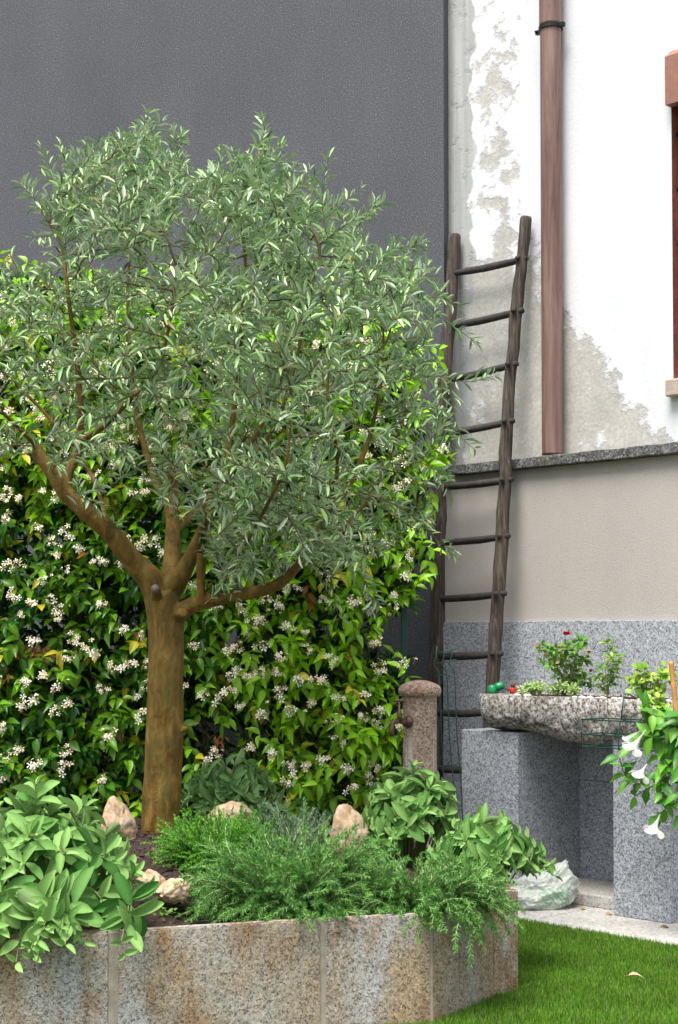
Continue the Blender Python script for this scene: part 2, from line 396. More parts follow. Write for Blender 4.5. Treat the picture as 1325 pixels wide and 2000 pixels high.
# plastic bag
m, t, p, o = M_('white_bag_plastic'); v = coord(t)
a = N(t, 'ShaderNodeAttribute', attribute_name='print'); nn = N(t, 'ShaderNodeTexWave', i_Scale=22.0, i_Distortion=9.0, i_Detail=1.0)
nn.bands_direction = 'DIAGONAL'; t.links.new(v, nn.inputs['Vector'])
f = mix(t, 1, ramp(t, nn.outputs['Fac'], [(.42, (0, 0, 0)), (.55, (.8, .8, .8))]), a.outputs['Fac'], 'MULTIPLY')
base(t, p, mix(t, f, (.58, .62, .57), (.16, .48, .2))); p.inputs['Roughness'].default_value = .35
tr = N(t, 'ShaderNodeBsdfTranslucent'); tr.inputs[0].default_value = (.8, .8, .78, 1); ms = N(t, 'ShaderNodeMixShader'); ms.inputs[0].default_value = .3
t.links.new(p.outputs[0], ms.inputs[1]); t.links.new(tr.outputs[0], ms.inputs[2]); t.links.new(ms.outputs[0], o.inputs[0]); BAG = m

# ------------------------------------------------------------------ ground, paving, lawn
bm = bmesh.new(); bbox(bm, -40, 40, -30, 50, -.3, -.02); tag(build('ground', bm, GROUND), 'brown packed ground around the garden', kind='structure')
# paving strip along the wall (slabs with joints), in wall coordinates
e0 = MWi @ at_z(1011, 1798, 0); e1 = MWi @ at_z(1325, 1843, 0)
bm = bmesh.new(); yf = (e0.y + e1.y) / 2
edges_x = [-3.2, -2.2, -1.2, -.3, .62, 1.22, 2.05, 2.95, 3.9]
for a, b in zip(edges_x[:-1], edges_x[1:]):
    bbox(bm, a + .003, b - .003, yf, -.002, -.05, 0, .002)
pv = build('paving', bm, PAVE); pv.location = C0; pv.rotation_euler = (0, 0, WROT); tag(pv, 'pale stone paving strip in front of the granite plinth', kind='structure')
A0 = MW @ Vector((-.6, yf - .006, 0)); A1 = MW @ Vector((3.9, yf - .006, 0))
bm = bmesh.new(); vs = [bm.verts.new(q) for q in ((-1.6, 1.0, -.01), (6, 1.0, -.01), (A1.x, A1.y, -.01), (A0.x, A0.y, -.01), (-1.6, 6.2, -.01))]
bm.faces.new(vs); tag(build('lawn_ground', bm, LAWNB), 'green backing under the short lawn', kind='structure')

# ------------------------------------------------------------------ planter outline
RIM = .34
def pp(px, Y): return Vector(((px - 662.5) / FPX * Y, Y, 0))
out = [pp(1011, 5.28), pp(961, 5.17), pp(895, 4.97), pp(845, 4.83), pp(630, 4.74), pp(225, 4.54), pp(-60, 4.52),
       Vector((-1.75, 4.85, 0)), Vector((-2.15, 5.5, 0)), Vector((-2.1, 6.3, 0)), Vector((-1.5, 6.85, 0)), Vector((-.5, 6.95, 0)), Vector((.15, 6.6, 0)), Vector((.52, 6.1, 0))]
def inside(x, y):
    c = False; n = len(out)
    for i in range(n):
        a, b = out[i], out[(i + 1) % n]
        if (a.y > y) != (b.y > y) and x < (b.x - a.x) * (y - a.y) / (b.y - a.y) + a.x: c = not c
    return c
CEN = Vector((-.7, 5.75, 0))
def soil_h(x, y):
    d2 = ((x + .66) / 1.3) ** 2 + ((y - 6.1) / 1.25) ** 2
    return .295 + .15 * max(0, 1 - d2) + .012 * mnoise.noise(Vector((x * 6, y * 6, 0)))
# grass blades
rs = []
n_b = 170000
gx = rng.uniform(-.3, 2.1, n_b * 2); gy = rng.uniform(4.2, 7.0, n_b * 2)
loc = (np.stack([gx - C0.x, gy - C0.y], 1) @ np.array([[math.cos(WROT), -math.sin(WROT)], [math.sin(WROT), math.cos(WROT)]]))
dens = np.clip(1.25 - (gx - 1.5) * 1.3, .15, 1) * np.clip((gy - 4.0) / .8, .2, 1)
ok = (loc[:, 1] < yf - .004) & (rng.random(n_b * 2) < dens)
IP = np.array([inside(a, b) for a, b in zip(gx[ok], gy[ok])]); gx = gx[ok][~IP][:n_b]; gy = gy[ok][~IP][:n_b]; n = len(gx)
th = rng.uniform(0, 2 * np.pi, n); ln = rng.uniform(.1, .75, n)
d = np.stack([np.cos(th) * ln, np.sin(th) * ln, np.ones(n)], 1); up = np.stack([np.cos(th), np.sin(th), np.zeros(n)], 1) + rng.normal(0, .3, (n, 3))
g = rng.random(n)[:, None]; patch = np.array([mnoise.noise(Vector((a * 5, b * 5, 0))) for a, b in zip(gx, gy)])[:, None]
col = (1 - g) * np.array([[.035, .12, .008]]) + g * np.array([[.20, .42, .03]]); col = col * (1 + .25 * patch)
yel = rng.random(n) < .1; col[yel] = (.26, .33, .09)
me = mesh_from([scatter_arrays(TM['blade'], np.stack([gx, gy, np.full(n, -.012)], 1), d, up, rng.uniform(.016, .031, n), rng.uniform(.0018, .0032, n), col)], 'grass')
tag(link('grass', me, GRASSM, None, False), 'short bright green lawn grass beside the planter', 'grass', kind='stuff')

# planter slabs
pl = thing('raised_planter', 'raised planter of rust-stained granite slabs around the olive tree', 'planter', (CEN.x, CEN.y, 0))
Mp = inv(pl); TH = .035
def inner(i, dist):
    n_ = len(out); a, b, c_ = out[i - 1], out[i], out[(i + 1) % n_]
    n1 = Vector((-(b - a).y, (b - a).x, 0)).normalized(); n2 = Vector((-(c_ - b).y, (c_ - b).x, 0)).normalized()
    if (CEN - b).dot(n1) < 0: n1 = -n1
    if (CEN - b).dot(n2) < 0: n2 = -n2
    k = (n1 + n2); return b + k * (dist / max(.3, 1 + n1.dot(n2)))
for i in range(len(out)):
    j = (i + 1) % len(out); a, b = out[i], out[j]; ia, ib = inner(i, TH), inner(j, TH)
    L = (b - a).length; g = .006 if L < .3 else .012
    def lp(u_, v_):  # u along, v inward
        return (a.lerp(b, u_)).lerp(ia.lerp(ib, u_), v_)
    u0, u1 = g / L, 1 - g / L
    if i in (4, 5): u0 = .016 / L if i == 5 else .008 / L; u1 = 1 - (.016 / L if i == 4 else .012 / L)
    bm = bmesh.new(); vs = []
    for z in (-.03, RIM):
        vs.append([bm.verts.new(Mp @ (lp(u, v) + Vector((0, 0, z)))) for u, v in ((u0, 0), (u1, 0), (u1, 1), (u0, 1))])
    for k in range(4): bm.faces.new((vs[0][k], vs[0][(k + 1) % 4], vs[1][(k + 1) % 4], vs[1][k]))
    bm.faces.new(vs[0][::-1]); bm.faces.new(vs[1]); bmesh.ops.recalc_face_normals(bm, faces=bm.faces)
    bmesh.ops.bevel(bm, geom=[e for e in bm.edges if min(v.co.z for v in e.verts) > RIM - .01], offset=.004, segments=2, affect='EDGES')
    s_ = build('slab', bm, PLANTER, pl)
for i in range(len(out)):
    bm = bmesh.new(); a, b = out[i - 1], out[(i + 1) % len(out)]; c_ = out[i]; q = inner(i, .003); q2 = inner(i, TH - .004)
    da = (a - c_).normalized(); db = (b - c_).normalized(); wj = .019
    vs = []
    for z in (-.03, RIM - .004):
        vs.append([bm.verts.new(Mp @ (k + Vector((0, 0, z)))) for k in (q + da * wj, q, q + db * wj, q2 + db * wj, q2, q2 + da * wj)])
    for k in range(6): bm.faces.new((vs[0][k], vs[0][(k + 1) % 6], vs[1][(k + 1) % 6], vs[1][k]))
    bm.faces.new(vs[0][::-1]); bm.faces.new(vs[1])
    bmesh.ops.recalc_face_normals(bm, faces=bm.faces); build('mortar_joint', bm, MORT, pl)

# soil
bm = bmesh.new(); NR, NA = 46, 150
cs = bm.verts.new((CEN.x, CEN.y, soil_h(CEN.x, CEN.y))); rings = []
def rim_pt(ang):
    d = Vector((math.cos(ang), math.sin(ang), 0)); best = None
    for i in range(len(out)):
        a, b = inner(i, TH + .002), inner((i + 1) % len(out), TH + .002); e = b - a
        den = d.x * e.y - d.y * e.x
        if abs(den) < 1e-9: continue
        w_ = a - CEN; tt = (w_.x * e.y - w_.y * e.x) / den; uu = (w_.x * d.y - w_.y * d.x) / den
        if tt > 0 and -1e-6 <= uu <= 1 + 1e-6: best = tt if best is None else min(best, tt)
    return best
rr = [rim_pt(2 * math.pi * k / NA) for k in range(NA)]
for i in range(1, NR + 1):
    ring = []
    for k in range(NA):
        a = 2 * math.pi * k / NA; r_ = rr[k] * i / NR; x, y = CEN.x + math.cos(a) * r_, CEN.y + math.sin(a) * r_
        z = soil_h(x, y) + .02 * mnoise.noise(Vector((x * 28, y * 28, 3))) + .012 * mnoise.noise(Vector((x * 70, y * 70, 5)))
        ring.append(bm.verts.new((x, y, z)))
    rings.append(ring)
for k in range(NA): bm.faces.new((cs, rings[0][k], rings[0][(k + 1) % NA]))
for i in range(NR - 1):
    for k in range(NA): bm.faces.new((rings[i][k], rings[i + 1][k], rings[i + 1][(k + 1) % NA], rings[i][(k + 1) % NA]))
tag(build('soil', bm, SOIL, None, True), 'dark brown crumbly soil filling the raised planter', kind='structure')
# crumbs and mulch bits on the soil
L_ = Leaves()
for k in range(2600):
    x, y = random.uniform(-1.2, .1), random.uniform(4.6, 6.5)
    if not inside(x, y): continue
    c_ = random.choice([(.03, .018, .012), (.06, .035, .022), (.10, .06, .035), (.16, .10, .06)])
    a = random.uniform(0, 6.28)
    L_.add('round', (x, y, soil_h(x, y) + random.uniform(0, .015)), (math.cos(a), math.sin(a), random.uniform(-.3, .6)), (random.gauss(0, .5), random.gauss(0, .5), 1), random.uniform(.008, .03), random.uniform(.004, .012), c_)
tag(link('bark_mulch', L_.mesh('bark_mulch'), leafmat('mulch', .9, 0)), 'small brown bark bits scattered over the dark soil', 'mulch', kind='stuff')

# ------------------------------------------------------------------ dark wall
dk = thing('dark_wall', 'tall plain wall of dark grey rendered plaster behind the olive tree', 'wall', C0, R(-20))
bm = bmesh.new(); bbox(bm, -7, 0, 0, .5, .965, 7.5); build('render_coat', bm, DARK, dk)
bm = bmesh.new(); bbox(bm, -7, -.004, .05, .48, -.02, .962); build('wall_base', bm, CONC, dk)

# ------------------------------------------------------------------ lower wall with coping and granite plinth
lw = wallthing('garden_wall', 'beige rendered garden wall with dark stone coping and grey granite plinth behind the ladder', 'wall')
bm = bmesh.new(); bbox(bm, 0.002, 4.2, 0, .5, -.02, 2.053); build('plaster_face', bm, BEIGE, lw)
bm = bmesh.new(); xs = [-.03, .9, 1.86, 2.8, 4.2]
for a, b in zip(xs[:-1], xs[1:]): bbox(bm, a + .001, b - .001, -.045, .078, 2.055, 2.105, .004)
bmesh.ops.subdivide_edges(bm, edges=[e for e in bm.edges if e.calc_length() > .4], cuts=40)
for v_ in bm.verts: v_.co.z += .004 * mnoise.noise(v_.co * 14); v_.co.y += .005 * mnoise.noise(v_.co * 17 + Vector((5, 0, 0)))
cpg = build('coping', bm, COPING, lw)
seam = loc_plane(1063, 1280, -.02).x
for a, b in ((0.002, seam), (seam, seam + .92), (seam + .92, seam + 1.84), (seam + 1.84, 4.2)):
    for z0, z1 in ((-.02, .52), (.523, 1.288)):
        bm = bmesh.new(); bbox(bm, a + .0012, b - .0012, -.02, -.0005, z0, z1, .0015); build('plinth_slab', bm, GRAN, lw)

# ------------------------------------------------------------------ white house wall with window opening
hw = wallthing('white_house', 'white house wall with peeling plaster beside the dark wall', 'building')
wx0 = loc_plane(1313, 400, .08).x; wz0 = (loc_plane(1318, 742, .08)).z; wz1 = loc_plane(1312, 205, .08).z; wx1 = wx0 + .95
GXs = sorted(set(list(np.arange(-.1, 2.9, .016)) + [wx0, wx1, 2.9, 4.2])); GZs = sorted(set(list(np.arange(2.02, 5.0, .016)) + [wz0, wz1, 5.0, 7.5]))
GXs = [g for g in GXs if g in (wx0, wx1) or (abs(g - wx0) > .006 and abs(g - wx1) > .006)]
GZs = [g for g in GZs if g in (wz0, wz1) or (abs(g - wz0) > .006 and abs(g - wz1) > .006)]
def blob(x, y, cx, cy, rx, ry): return math.exp(-(((x - cx) / rx) ** 2 + ((y - cy) / ry) ** 2))
BL = [(962, 150, 26, 42, .75), (990, 90, 40, 60, .35), (975, 262, 16, 26, .9), (950, 190, 24, 20, .7), (1000, 185, 14, 30, .5), (948, 310, 16, 16, .9), (985, 300, 18, 22, .8),
      (955, 395, 24, 14, .8), (980, 400, 16, 20, .7), (1010, 345, 12, 18, .6), (985, 350, 10, 20, .7), (980, 455, 28, 34, 1.1), (1020, 420, 10, 24, .3), (975, 560, 90, 70, 1.3), (1010, 720, 120, 110, 1.5), (950, 860, 120, 60, 1.2)]
WH = [(945, 472, 22, 30, .9), (960, 440, 20, 12, .8), (945, 800, 24, 22, .9), (900, 880, 20, 30, .5), (1010, 530, 10, 36, .7)]
def peel(x, y):
    v = .18
    if x < 1069:
        for cx, cy, rx, ry, s in BL: v += s * blob(x, y, cx, cy, rx, ry) * .55
        for cx, cy, rx, ry, s in WH: v -= s * blob(x, y, cx, cy, rx, ry) * .55
        if y > 520: v = max(v, min(.85, .35 + (y - 520) / 160)) - sum(s * blob(x, y, cx, cy, rx, ry) for cx, cy, rx, ry, s in WH) * .5
        if y < 450 and x > 1015: v -= .25
    else:
        # signed distance to the diagonal from (1085,580) to (1320,880)
        dd = ((y - 580) * 235 - (x - 1085) * 300) / 381.0
        v = .46 + max(-.9, min(.5, dd / 70.0))
        v -= .28 * blob(x, y, 1160, 860, 30, 26) + .3 * blob(x, y, 1200, 870, 40, 14) + .42 * blob(x, y, 1225, 770, 28, 30) + .3 * blob(x, y, 1125, 830, 22, 16)
        v -= .35 * blob(x, y, 1145, 630, 22, 30)
        if dd < -12: v = -.4
    return v
def cement(x, y):
    e = 922 + 6 * math.sin(y / 37.) + 5 * math.sin(y / 11.)
    v = .5 + (e - x) / 50.0
    if y > 880: v -= .2
    return max(-1, min(1.5, v))
vid = {}; V = []; pa = []; ca_ = []
YB = .08
for i, gx_ in enumerate(GXs):
    for k, gz_ in enumerate(GZs):
        vid[i, k] = len(V); V.append((gx_, YB, gz_)); x_, y_ = topx(MW @ Vector((gx_, YB, gz_)))
        pa.append(peel(x_, y_)); ca_.append(cement(x_, y_))
F = []
for i in range(len(GXs) - 1):
    for k in range(len(GZs) - 1):
        if GXs[i] >= wx0 - 1e-6 and GXs[i + 1] <= wx1 + 1e-6 and GZs[k] >= wz0 - 1e-6 and GZs[k + 1] <= wz1 + 1e-6: continue
        F.append((vid[i, k], vid[i + 1, k], vid[i + 1, k + 1], vid[i, k + 1]))
n0 = len(V)
x0, x1_, z0, z1 = GXs[0], GXs[-1], GZs[0], GZs[-1]
ex = [(x0, YB, z0), (x1_, YB, z0), (x1_, YB, z1), (x0, YB, z1), (x0, 1.2, z0), (x1_, 1.2, z0), (x1_, 1.2, z1), (x0, 1.2, z1)]
V += ex; F += [(n0, n0 + 3, n0 + 7, n0 + 4), (n0 + 1, n0 + 5, n0 + 6, n0 + 2), (n0 + 3, n0 + 2, n0 + 6, n0 + 7), (n0, n0 + 4, n0 + 5, n0 + 1), (n0 + 4, n0 + 7, n0 + 6, n0 + 5)]
pa += [-1] * 8; ca_ += [-1] * 8
me = bpy.data.meshes.new('plaster_wall'); me.from_pydata(V, [], F)
for nm, arr in (('peel', pa), ('cement', ca_)):
    a = me.attributes.new(nm, 'FLOAT', 'POINT'); a.data.foreach_set('value', np.array(arr, np.float32))
link('plaster_wall', me, WHITE, hw, False)
# window: reveal, frame, glass, bars, hood, sill
bm = bmesh.new(); bbox(bm, wx0 - .02, wx0, YB + .002, YB + .22, wz0, wz1); bbox(bm, wx1, wx1 + .02, YB + .002, YB + .22, wz0, wz1); bbox(bm, wx0, wx1, YB + .002, YB + .22, wz1, wz1 + .02)
wd = build('window', bm, REDW, hw)
bm = bmesh.new()
for a, b in ((wx0, wx0 + .07), ((wx0 + wx1) / 2 - .04, (wx0 + wx1) / 2 + .04), (wx1 - .07, wx1)): bbox(bm, a + .001, b - .001, YB + .15, YB + .2, wz0 + .002, wz1 - .002, .004)
for q in (0, .33, .66, 1): 
    zc = wz0 + .04 + (wz1 - wz0 - .08) * q; bbox(bm, wx0 + .002, wx1 - .002, YB + .155, YB + .195, zc - .035, zc + .035, .004)
build('window_frame', bm, REDW, wd)
bm = bmesh.new(); bbox(bm, wx0 + .01, wx1 - .01, YB + .17, YB + .178, wz0 + .01, wz1 - .01); build('glass', bm, GLASS, wd)
bm = bmesh.new()
for q in (.1, .3, .5, .7, .9): 
    zc = wz0 + (wz1 - wz0) * q; tube(bm, [(wx0 - .005, YB + .05, zc), (wx1 + .005, YB + .05, zc)], .011, 8)
for q in (.2, .4, .6, .8):
    xc = wx0 + (wx1 - wx0) * q; tube(bm, [(xc, YB + .065, wz0 - .005), (xc, YB + .065, wz1 + .005)], .008, 8)
build('window_bars', bm, IRON, wd)
hx0 = loc_plane(1299, 150, .03).x; hz1 = loc_plane(1298, 95, .03).z; hz0 = loc_plane(1300, 205, .03).z
bm = bmesh.new(); W1 = wx1 + .12
P = [(hx0, YB, hz0), (hx0, YB - .05, hz0), (hx0, YB - .05, hz1 - .04), (hx0, YB, hz1)]; Q = [(W1, b, c) for a, b, c in P]
vs = [[bm.verts.new(q) for q in P], [bm.verts.new(q) for q in Q]]
for k in range(4): bm.faces.new((vs[0][k], vs[1][k], vs[1][(k + 1) % 4], vs[0][(k + 1) % 4]))
bm.faces.new(vs[0]); bm.faces.new(vs[1][::-1]); bmesh.ops.recalc_face_normals(bm, faces=bm.faces); build('lintel', bm, TERRA, hw)
bm = bmesh.new(); sx0 = loc_plane(1301, 760, .04).x; sz1 = loc_plane(1305, 744, .04).z; bbox(bm, sx0, W1, YB - .05, YB + .15, sz1 - .075, wz0 - .001, .008); build('sill', bm, SILL, hw)

# ------------------------------------------------------------------ downpipe
pt = loc_plane(1068.5, 600, -.03).x
zb = 2.112
dp = wallthing('downpipe', 'faded red-brown rainwater downpipe on the white wall', 'downpipe')
bm = bmesh.new(); pc = Vector((pt, .012, 0)); zj = loc_plane(1066, 52, 0).z
prof = [(.0535, 0), (.0535, .01), (.0535, zj - zb - .01), (.0535, zj - zb - .001), (.0575, zj - zb), (.0575, zj - zb + .01), (.0575, 7.0 - zb), (.0575, 7.4 - zb)]
lathe(bm, prof, Matrix.Translation((pc.x, pc.y, zb)), 28); build('pipe', bm, PIPE, dp, True)
zc = loc_plane(1066, 57, 0).z
bm = bmesh.new(); lathe(bm, [(.0535, -.009), (.061, -.008), (.061, .008), (.0535, .009)], Matrix.Translation((pc.x, pc.y, zc)), 28)
bbox(bm, pc.x - .012, pc.x + .012, pc.y + .05, .085, zc - .012, zc + .012); bbox(bm, pc.x - .088, pc.x - .06, pc.y - .012, pc.y + .008, zc - .01, zc + .01); bbox(bm, pc.x + .06, pc.x + .085, pc.y - .012, pc.y + .008, zc - .01, zc + .01)
tube(bm, [(pc.x - .078, pc.y - .025, zc), (pc.x - .078, pc.y + .02, zc)], .006, 6); build('clamp', bm, IRON, dp)

# ------------------------------------------------------------------ ladder
K = .098; 
def LP(px, py, off=0): return loc_plane(px, py, .035 + off, K, 3.38)
ld = wallthing('wooden_ladder', 'old weathered wooden ladder leaning on the corner of the walls', 'ladder')
lpts = [(889, 462), (884, 540), (879, 620), (870, 720), (863, 820), (860, 940), (858, 1060), (855, 1180), (851, 1300), (849, 1420), (850, 1560), (850, 1700)]
rpts = [(1028, 428), (1021, 500), (1011, 590), (1002, 680), (994, 770), (988, 880), (986, 960), (980, 1060), (974, 1160), (967, 1260), (960, 1360), (953, 1500), (945, 1640)]
def stile(pts, w0, w1):
    P = [LP(*q) for q in pts]
    last, prev = P[-1], P[-2]; d_ = (last - prev); k = (0.0 - last.z) / d_.z; P.append(last + d_ * k)
    P = interp(P, 5); n_ = len(P)
    rad = [w0 + (w1 - w0) * i / n_ for i in range(n_)]
    rad[0] *= .95
    rad = [r_ * (1 + .10 * mnoise.noise(Vector((i * .35, w0 * 100, 0)))) for i, r_ in enumerate(rad)]
    P = [q + Vector((.006 * mnoise.noise(Vector((i * .3, 7, 0))), 0, 0)) for i, q in enumerate(P)]
    P = [P[0] + (P[0] - P[1]).normalized() * .012] + P; rad = [rad[0] * .88] + rad
    bm = bmesh.new(); tube(bm, P, rad, 12, True, .24, .85); return build('stile', bm, WOOD, ld, True)
stile(lpts, .033, .036); stile(rpts, .030, .035)
rg_ = [((888, 534), (1016, 507)), ((875, 638), (1008, 609)), ((865, 744), (997, 713)), ((861, 848), (990, 824)), ((860, 951), (986, 938)), ((857, 1060), (981, 1048)), ((855, 1170), (974, 1160)), ((851, 1281), (967, 1277)), ((849, 1392), (957, 1390)), ((849, 1500), (952, 1504)), ((849, 1612), (947, 1620))]
for (a, b) in rg_:
    A, B = LP(*a), LP(*b); B2 = B + (B - A).normalized() * .045
    pts = [A.lerp(B2, q) + Vector((0, 0, -.006 * math.sin(q * math.pi))) for q in (0, .2, .4, .6, .8, 1)]
    bm = bmesh.new(); tube(bm, pts, [.015, .019, .0195, .019, .018, .014], 10, True, .18); build('rung', bm, RUNG, ld, True)
    bm = bmesh.new(); q = B + Vector((.012, -.034, 0)); tube(bm, [q, q + Vector((.004, -.012, 0))], [.014, .011], 9, True, .3); build('wedge_peg', bm, RUNG, ld, True)

# ------------------------------------------------------------------ granite pillars, base slab, trough
PT = .768
L0 = MWi @ at(900, 1500, 7.27); 
tl0, tl1 = .534, .875; tr0, tr1 = 1.399, 1.685; PF = -.497
def pillar(x0, x1, label, seam_):
    cx = (x0 + x1) / 2; base_ = MW @ Vector((cx, (PF - .022) / 2, 0))
    o = thing('granite_pillar', label, 'stone pillar', base_, WROT, 'granite pillars carrying the stone trough')
    T = inv(o) @ MW
    def lb(name, a0, a1, b0, b1, c0, c1, bev):
        bm = bmesh.new(); bbox(bm, a0, a1, b0, b1, c0, c1, bev); bm.transform(T); return build(name, bm, GRAN, o)
    lb('front_slab', x0, x1, PF, PF + .03, .001, PT, .003)
    lb('side_slab', x1 - .03, x1, PF + .032, PF + .25, .001, PT, .002); lb('side_slab', x1 - .03, x1, PF + .252, -.022, .001, PT, .002)
    lb('side_slab', x0, x0 + .03, PF + .032, -.022, .001, PT, .002)
    lb('core', x0 + .032, x1 - .032, PF + .032, -.024, .001, PT - .002, 0)
    return o
pillar(tl0, tl1, 'left grey granite pillar under the thin end of the stone trough', True)
pillar(tr0, tr1, 'right grey granite pillar behind the white trumpet flowers', False)
bm = bmesh.new(); bbox(bm, tl1 + .003, tr0 - .003, -.40, -.022, .001, .055, .004)
bs = build('base_slab', bm, PAVE); bs.location = C0; bs.rotation_euler = (0, 0, WROT)
bs.name = 'stone_step'; tag(bs, 'low stone step between the two granite pillars under the trough', 'step')

tL = loc_plane(929, 1390, -.53).x; tR = 2.15; TT = .942
tro = wallthing('stone_trough', 'rough hewn old stone trough resting on two granite pillars', 'trough')
bm = bmesh.new(); NS = 150; rings = []
def trough_bottom(u):  # u 0..1 along
    x = tL + (tR - tL) * u
    a = min(1, max(0, (x - tL - .20) / .38)); a = a * a * (3 - 2 * a)
    return .768 - .045 * a * min(1, max(0, (tR - x) / .2)) 
for i in range(NS + 1):
    u = i / NS; x = tL + (tR - tL) * u; zb_ = trough_bottom(u) + .004
    endk = min(1, (i + 1.0) / 6, (NS - i + 1.0) / 6) ** .5
    hwid = .255 * (.80 + .20 * endk); yc = -.285
    loop = []
    def outer(n_):
        for k in range(n_ + 1):
            a = math.pi * k / n_   # front top -> bottom -> back top
            yy = -math.cos(a); zz = math.sin(a)
            e = 2.0 / 4.2
            yy = math.copysign(abs(yy) ** e, yy); zz = abs(zz) ** e
            yield yc + hwid * yy, TT - (TT - zb_) * zz
    for y_, z_ in outer(36):
        sh = ((TT - z_) / (TT - zb_)) * .03 * (1 if u < .5 else -1) * max(0, 1 - min(u, 1 - u) * 6)
        loop.append(Vector((x + sh, y_, z_)))
    din = .045; inn = [(yc + hwid - din, TT), (yc + hwid - din - .006, TT - .03), (yc + .05, TT - .035), (yc - .05, TT - .035), (yc - hwid + din + .006, TT - .03), (yc - hwid + din, TT)]
    wall_end = min(u, 1 - u) * (tR - tL) < .05
    for y_, z_ in inn: loop.append(Vector((x, y_, TT if wall_end else z_)))
    rg2 = []
    for q in loop:
        k_ = 1.0 if q.z < TT - .008 else .2
        dn = .016 * mnoise.fractal(q * 22, 1, 2, 4) * k_ + .008 * mnoise.noise(q * 5)
        cen = Vector((q.x, yc, .86)); dd = (q - cen).normalized()
        rg2.append(bm.verts.new(q + dd * dn))
    rings.append(rg2)
m_ = len(rings[0])
for i in range(NS):
    for k in range(m_): bm.faces.new((rings[i][k], rings[i][(k + 1) % m_], rings[i + 1][(k + 1) % m_], rings[i + 1][k]))
bm.faces.new(rings[0]); bm.faces.new(rings[-1][::-1]); bmesh.ops.recalc_face_normals(bm, faces=bm.faces)
build('stone_body', bm, TROUGH, tro, True)
bm = bmesh.new(); 
for i in range(60):
    for j in range(12): pass
gs = bmesh.ops.create_grid(bm, x_segments=90, y_segments=22, size=1)
for v_ in bm.verts:
    v_.co = Vector(((tL + .06) + (v_.co.x + 1) / 2 * (tR - tL - .12), -.285 + v_.co.y * .20, TT - .012)); v_.co.z += .008 * mnoise.noise(v_.co * 40)
build('trough_soil', bm, SOIL, tro, True)

# ------------------------------------------------------------------ tap pillar
TP = at(820.5, 1400, 6.8); TP.z = 0
tpz = at(816, 1328, 6.8).z
tp = thing('tap_pillar', 'short round speckled stone pillar with domed cap and bronze tap', 'standpipe', TP)
bm = bmesh.new(); lathe(bm, [(.088, -.02), (.083, .02), (.0775, .06), (.0755, tpz - .075), (.0755, tpz - .05)], None, 40); build('shaft', bm, PILLARM, tp, True)
bm = bmesh.new(); lathe(bm, [(.078, tpz - .074), (.090, tpz - .07), (.0965, tpz - .055), (.0955, tpz - .038), (.085, tpz - .024), (.062, tpz - .012), (.03, tpz - .003), (.006, tpz)], None, 40); build('cap', bm, PILLARM, tp, True)
Mt = inv(tp); TY = 6.77
def TW(px, py, dy=0): return Mt @ at(px, py, TY + dy)
bm = bmesh.new()
ax = (TW(775, 1409) - TW(800, 1409)).normalized(); c_ = TW(797, 1410, -.03)
Mr = Matrix.Translation(c_) @ Vector((-.55, -.83, 0)).to_track_quat('Z', 'Y').to_matrix().to_4x4(); lathe(bm, [(.024, -.03), (.026, .0), (.022, .009), (.012, .012)], Mr, 24)
tap = build('tap', bm, BRONZE, tp, True)
bm = bmesh.new(); a0 = c_; a1 = TW(768, 1409, -.07)
tube(bm, interp([a0, a0.lerp(a1, .5), a1], 4), [.0085, .0085, .010, .013, .009, .009, .012, .012, .011], 12)
tube(bm, interp([a1 + Vector((.004, 0, .002)), TW(766, 1418, -.075), TW(766, 1438, -.075)], 4), [.010, .0105, .010, .009, .009, .0125, .0125, .012, .010], 12); build('spout', bm, BRONZE, tap, True)
bm = bmesh.new(); b0 = a0.lerp(a1, .55); b1 = b0 + Vector((-.002, 0, .045)); b2 = b0 + Vector((-.002, 0, .092))
tube(bm, [b0, b0.lerp(b1, .5), b1, b1 + Vector((0, 0, .002)), b2], [.013, .012, .011, .0055, .005], 12); build('valve', bm, BRONZE, tap, True)
bm = bmesh.new(); tube(bm, [b2 + Vector((-.027, 0, 0)), b2 + Vector((-.02, 0, 0)), b2, b2 + Vector((.02, 0, 0)), b2 + Vector((.027, 0, 0))], [.003, .0055, .006, .0055, .003], 10); build('handle', bm, BRONZE, tap, True)

# ------------------------------------------------------------------ green wire panel beside the tap
wp = thing('mesh_offcut', 'narrow cut piece of green wire mesh standing beside the tap pillar', 'wire mesh', (at(880, 1500, 6.95).x, 6.95, 0)); Mx = inv(wp)
bm = bmesh.new()
def WPp(px, py, dy=0): return Mx @ at(px, py, 6.95 + dy)
for xa, xb, kx in ((853, 866, 0), (868, 886, 0), (883, 901, 0)):
    pts = [(xa + 1, 1262), (xa - 1 + kx, 1284), (xa - 6, 1296), (xa + 4, 1312), (xa + 6, 1330), (xa + 10, 1440), (xb + 1, 1540), (xb + 4, 1640), (xb + 8, 1740)]
    tube(bm, [WPp(*q) for q in pts], .0028, 6)
for y_ in (1272, 1292, 1316, 1404, 1494, 1585, 1680):
    dx = (y_ - 1272) / 400 * 16
    tube(bm, [WPp(849 + dx, y_ + 5, .01), WPp(890 + dx, y_ - 4, -.004)], .0025, 6)
build('mesh_wires', bm, GWIRE, wp, True)
